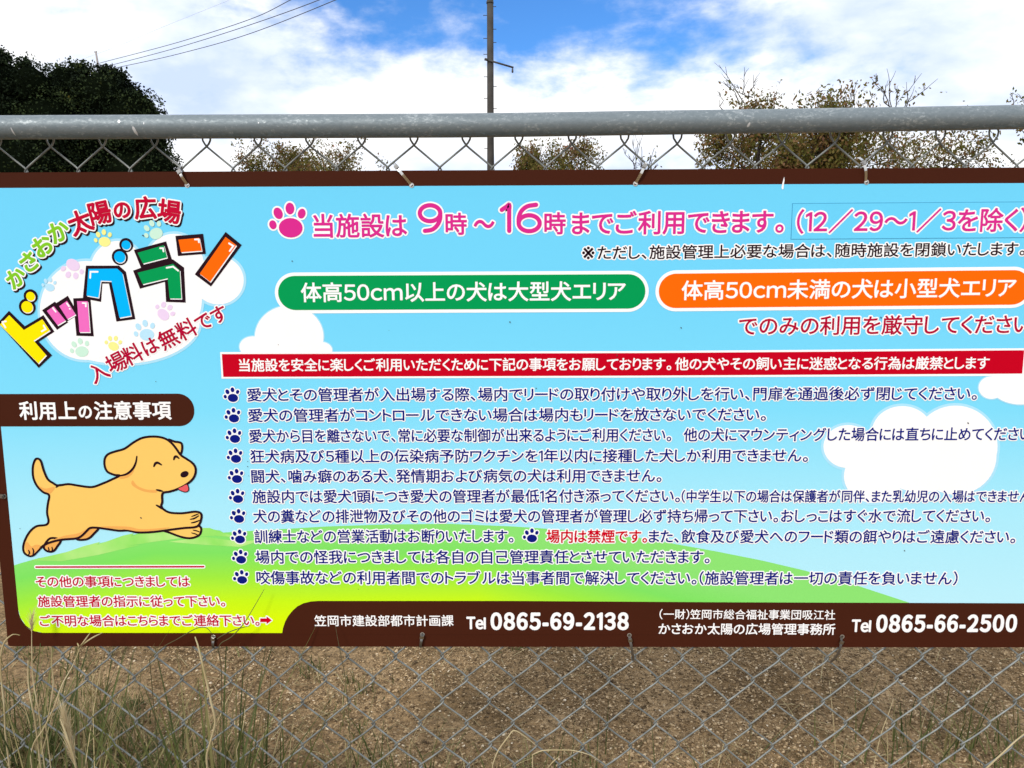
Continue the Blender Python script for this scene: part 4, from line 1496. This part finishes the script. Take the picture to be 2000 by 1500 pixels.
def blades(P, length, width, rg, lean=0.5, curl=0.6, seg=4, flat=False, lean_dir=None):
    """curved tapering ribbons rooted at P"""
    n = len(P)
    L = length * rg.uniform(0.5, 1.2, n)
    a = rg.uniform(0, 2 * np.pi, n)
    h = np.stack([np.cos(a), np.sin(a), np.zeros(n)], 1)
    if lean_dir is not None:
        h = h * 0.6 + np.array(lean_dir)
    ln = np.abs(rg.normal(0, lean, n)) if not flat else rg.uniform(1.2, 1.55, n)
    cu = curl * rg.uniform(0.2, 1.3, n)
    v = np.empty((n, seg + 1, 2, 3))
    p = P.copy()
    sd = np.stack([-h[:, 1], h[:, 0], np.zeros(n)], 1)
    sd /= np.maximum(np.linalg.norm(sd, axis=1), 1e-6)[:, None]
    b = rg.normal(0, .6, n)[:, None]
    sd = sd + h * b
    for s in range(seg + 1):
        t = s / seg
        w = width * (1 - 0.92 * t ** 1.5) * 0.5
        v[:, s, 0] = p - sd * w
        v[:, s, 1] = p + sd * w
        ang = np.minimum(ln + cu * t, 2.4)
        p = p + (h * np.sin(ang)[:, None] + np.array((0, 0, 1)) * np.cos(ang)[:, None]) * (L / seg)[:, None]
    i0 = (np.arange(n) * (seg + 1) * 2)[:, None] + (np.arange(seg) * 2)[None]
    f = np.stack([i0, i0 + 1, i0 + 3, i0 + 2], -1).reshape(-1, 4)
    return v.reshape(-1, 3), f


def merge(*parts):
    V, F, M, b = [], [], [], 0
    for (v, f), m in parts:
        V.append(v)
        F += (f + b).tolist()
        M += [m] * len(f)
        b += len(v)
    return np.concatenate(V), F, M


def on_ground(x, y):
    return np.stack([x, y, ground_z(x, y) - 0.004], 1)


# straw litter lying on the soil
n = 2600
lx, ly = rng.uniform(-1.9, 2.0, n), 0.2 + 1.4 * rng.random(n) ** 1.5
keep = rng.random(n) < np.clip(0.30 + 0.9 * vnoise(lx, ly, 2.2, 9) + 0.55 * np.clip(-lx, 0, 1) + 0.5 * (ly < 0.75), 0.05, 1)
P = on_ground(lx[keep], ly[keep])
P[:, 2] += 0.007
V, F, M = merge((blades(P, 0.11, 0.0026, rng, flat=True, curl=0.3), 0))
tag(mesh_obj("straw_litter", V, F, STRAW), "dry straw litter lying on the brown soil", "straw", kind="stuff")
# low weeds: scattered clumps behind the fence
cx = rng.uniform(-1.9, 2.0, 120)
cy = 0.12 + 1.5 * rng.random(120) ** 1.4
pr = np.clip(0.35 - 0.45 * cx + 0.5 * (cy < 0.6) - 0.25 * (cx > 0.2) + 0.4 * (cx > 0.85), 0.10, 1)
sel = rng.random(120) < pr
P = []
for x, y in zip(cx[sel], cy[sel]):
    k = rng.integers(12, 60)
    s = rng.uniform(0.015, 0.06)
    P.append(on_ground(x + rng.normal(0, s, k), y + rng.normal(0, s, k)))
P = np.concatenate(P)
k = len(P) * 3 // 4
V, F, M = merge((blades(P[:k], 0.055, 0.0035, rng, 0.7, 0.9), 0), (blades(P[k:], 0.09, 0.0025, rng, 0.6, 0.9), 1))
tag(mesh_obj("low_weeds", V, F, [GRASSM, STRAW], None, M), "sparse low green weeds on the soil behind the fence", "grass", kind="stuff")


def clump(px, Y, r, n_green, n_dry, h, label, seed, lean=0.28, wide=0.005, py=1480, xs=1.0):
    rg = np.random.default_rng(seed)
    c = U(px, py, Y)
    e = empty("grass_clump", (c[0], Y, 0), label, "grass clump", "grass clumps along the fence")
    pg = on_ground(c[0] + rg.normal(0, r * xs, n_green), Y + rg.normal(0, r * 0.6, n_green))
    pd = on_ground(c[0] + rg.normal(0, r * xs, n_dry), Y + rg.normal(0, r * 0.6, n_dry))
    v, f = blades(pg, h, wide, rg, lean, 0.55, 6)
    mesh_obj("green_blades", v, f.tolist(), GRASSM, e)
    v, f = blades(pd, h * 0.95, wide * 0.65, rg, lean * 1.15, 0.9, 6)
    mesh_obj("dry_blades", v, f.tolist(), STRAW, e)
    return e


FRONT = [
    (100, -0.07, 0.050, 70, 44, 0.66, "tall mixed green and straw grass clump under the left corner of the sign", 31, 0.13, 0.005, 1480, 1.0),
    (-5, -0.12, 0.050, 60, 45, 0.66, "grass clump at the left edge of the view in front of the fence", 32, 0.18, 0.005, 1480, 1.0),
    (412, -0.05, 0.026, 60, 26, 0.62, "upright green grass clump below the red arrow of the sign", 33, 0.09, 0.0085, 1480, 1.0),
    (560, -0.04, 0.05, 10, 9, 0.54, "bent yellow grass clump right of the upright green clump", 40, 0.25, 0.0025, 1480, 1.0),
    (700, -0.03, 0.07, 12, 8, 0.54, "thin wispy grass clump below the first office name", 35, 0.25, 0.0025, 1480, 1.2),
    (1090, -0.03, 0.06, 8, 14, 0.52, "short dry grass clump at the middle of the fence", 36, 0.3, 0.0028, 1480, 1.2),
    (200, 0.62, 0.13, 80, 130, 0.19, "low tangled grass clump on the soil behind the two tall clumps", 34, 0.6, 0.0045, 1480, 1.5),
    (40, 0.66, 0.12, 220, 300, 0.26, "bushy green grass clump on the soil behind the left end of the fence", 39, 0.55, 0.005, 1480, 1.3),
    (430, 0.64, 0.07, 90, 50, 0.22, "small green grass clump on the soil behind the upright clump", 41, 0.5, 0.004, 1480, 1.2),
    (740, 0.63, 0.10, 70, 60, 0.16, "low green grass clump on the soil left of the mesh middle", 42, 0.7, 0.0035, 1480, 1.4),
    (1085, 0.62, 0.08, 60, 70, 0.14, "low dry grass clump on the soil at the mesh middle", 43, 0.8, 0.003, 1480, 1.4),
    (1440, 0.66, 0.10, 20, 60, 0.14, "sparse dry grass clump on the soil below the second office name", 38, 0.8, 0.0026, 1480, 2.0),
    (1900, 0.72, 0.12, 100, 60, 0.18, "thin green grass clump on the soil near the right end of the fence", 37, 0.6, 0.0035, 1480, 1.3)]
for a in FRONT:
    clump(*a[:8], lean=a[8], wide=a[9], py=a[10], xs=a[11])

# single stalks in front of the fence
STALK_DRY, t_, b_ = principled("straw_stalk", (0.44, 0.36, 0.20), 0.6, 0.2)
noise_mix(t_, b_, (0.36, 0.28, 0.14), (0.52, 0.44, 0.27), 20)
PLUME = leafy("pale_plume", [(0.0, (0.50, 0.40, 0.24)), (1.0, (0.80, 0.70, 0.48))], 0.5, 0.6)
STALK_DK, _, _ = principled("dark_stalk", (0.085, 0.075, 0.035), 0.6, 0.2)
STALK_GR, _, _ = principled("green_stalk", (0.12, 0.14, 0.05), 0.6, 0.2)


def stalk(name, lines, mat, label, Y=-0.03, w=2.2, to_ground=True, plume=None, group="single grass stalks in front of the fence"):
    x0 = U(*lines[0][-1], Y)
    e = empty(name, (x0[0], Y, 0), label, "grass stalk", group)
    mb = MB()
    for li, ln in enumerate(lines):
        s = smooth_poly(ln, 5, False)
        path = [U(x, y, Y - 0.010 * math.sin(3.1 * i / len(s))) for i, (x, y) in enumerate(s)]
        if li == 0 and to_ground:
            q = path[-1]
            path += [np.array((q[0] + 0.004, Y, q[2] * 0.6)), np.array((q[0] + 0.006, Y, q[2] * 0.25)), np.array((q[0] + 0.008, Y, -0.02))]
        k = len(path)
        r = [w * MPX * 0.5 * (0.45 + 0.55 * min(1, i / (k * 0.35))) for i in range(k)]
        mb.tube(path, r, 6)
    mb.build("stem", mat, e, smooth=True)
    if plume:
        rg = np.random.default_rng(len(label))
        (xa, ya), (xb, yb), spread, nh, hl = plume
        a, b_ = U(xa, ya, Y), U(xb, yb, Y)
        t = rg.random(nh)
        p = a[None] + (b_ - a)[None] * t[:, None]
        ax = (b_ - a) / np.linalg.norm(b_ - a)
        d = ax[None] * 1.0 + rg.normal(0, spread, (nh, 3))
        d /= np.linalg.norm(d, axis=1)[:, None]
        L = (hl * rg.uniform(0.5, 1.1, nh))[:, None]
        sd = np.cross(d, np.array((0, -1.0, 0.1)))
        sd /= np.linalg.norm(sd, axis=1)[:, None]
        v = np.stack([p - sd * 0.0004, p + sd * 0.0004, p + d * L + sd * 0.0001, p + d * L - sd * 0.0001], 1).reshape(-1, 3)
        mesh_obj("seed_head", v, np.arange(nh * 4).reshape(nh, 4), PLUME, e)
    return e


stalk("grass_stalk", [[(62, 1228), (62, 1263), (64, 1320), (70, 1360), (77, 1398), (80, 1440)]], STALK_DRY, "straw stalk with a feathery plume over the sign's lower left corner", w=2.6, plume=((62, 1236), (63, 1204), 0.24, 60, 0.022))
stalk("grass_stalk", [[(158, 1261), (142, 1300), (121, 1338), (105, 1383), (84, 1425), (66, 1452), (60, 1480)], [(200, 1236), (180, 1246), (157, 1262)], [(176, 1236), (166, 1250), (157, 1262)], [(151, 1256), (155, 1264)]], STALK_DRY,
      "forked yellow straw stalk with three tips over the sign's bottom border", w=3.0)
stalk("grass_stalk", [[(417, 1245), (412, 1235), (402, 1226), (388, 1226), (372, 1233), (345, 1249), (318, 1264), (292, 1288)]], STALK_DK, "arched dark grass stem hooking down onto the steel tie", w=1.7, Y=-0.012)
stalk("grass_stalk", [[(516, 1151), (497, 1184), (476, 1218), (452, 1244), (428, 1262), (432, 1305), (433, 1380)], [(489, 1222), (462, 1229), (440, 1238), (424, 1248)]], STALK_DK, "long dark grass stem leaning right across the yellow part of the sign", w=1.9, Y=-0.016)
stalk("grass_stalk", [[(381, 1244), (383, 1250), (387, 1262), (395, 1295), (403, 1328), (412, 1370), (420, 1410), (412, 1445), (404, 1475), (405, 1500)]], STALK_DRY, "thick pale straw with a broken tip below the sign's bottom edge", w=4.2, Y=-0.05)
stalk("grass_stalk", [[(39, 1241), (30, 1239), (22, 1241), (10, 1252), (4, 1268), (1, 1292), (3, 1330), (8, 1380), (10, 1430)]], STALK_DRY, "pale blade arching over at the left edge of the view", w=3.2, Y=-0.04)
stalk("grass_stalk", [[(2010, 1426), (1985, 1446), (1955, 1474), (1925, 1502)]], STALK_DRY, "straw stalk slanting in the lower right corner", w=3.2, Y=-0.05)
stalk("grass_stalk", [[(1049, 1458), (1030, 1442), (1005, 1427), (992, 1440), (972, 1468), (962, 1495)]], STALK_DRY, "bent straw stalk peaking at the middle of the wire mesh", w=2.6, Y=-0.03)
stalk("grass_stalk", [[(1172, 1486), (1150, 1474), (1120, 1466), (1095, 1465), (1060, 1466), (1040, 1474)], [(1094, 1476), (1080, 1488), (1070, 1500)]], STALK_DRY, "flat arched straw stalk right of the bent stalk", w=2.2, Y=-0.03)
stalk("grass_stalk", [[(1745, 1365), (1735, 1395), (1722, 1430), (1712, 1470), (1706, 1500)]], STALK_DRY, "thin straw stalk below the second phone number", w=1.8, Y=0.03)
stalk("grass_stalk", [[(1620, 1330), (1626, 1390), (1631, 1450), (1630, 1500)]], STALK_DRY, "thin upright straw stalk below the tie at the second phone number", w=1.5, Y=0.03)
stalk("foxtail", [[(118, 1405), (124, 1420), (133, 1445), (144, 1478), (149, 1502)]], STALK_DRY, "drooping dry foxtail plume in front of the lower left mesh", w=4.0, Y=-0.05, plume=((148, 1500), (128, 1412), 0.10, 420, 0.045))
stalk("grass_stalk", [[(55, 1290), (55, 1330), (60, 1365), (66, 1395), (70, 1420)]], STALK_DRY, "short thick pale stalk inside the left grass clump", w=3.6, Y=-0.03)
stalk("grass_stalk", [[(100, 1265), (101, 1300), (104, 1335), (98, 1380), (90, 1420)]], STALK_DRY, "kinked straw stalk between the plume and the forked stalk", w=2.6, Y=-0.03)
stalk("grass_stalk", [[(477, 1378), (478, 1400), (470, 1440), (462, 1465)]], STALK_DRY, "curved thin straw right of the upright green clump", w=1.8, Y=-0.02)
stalk("grass_stalk", [[(655, 1222), (660, 1250), (668, 1290), (675, 1330), (680, 1380)]], STALK_DK, "thin dark stem crossing the sign border below the first office name", w=1.4, Y=-0.012)
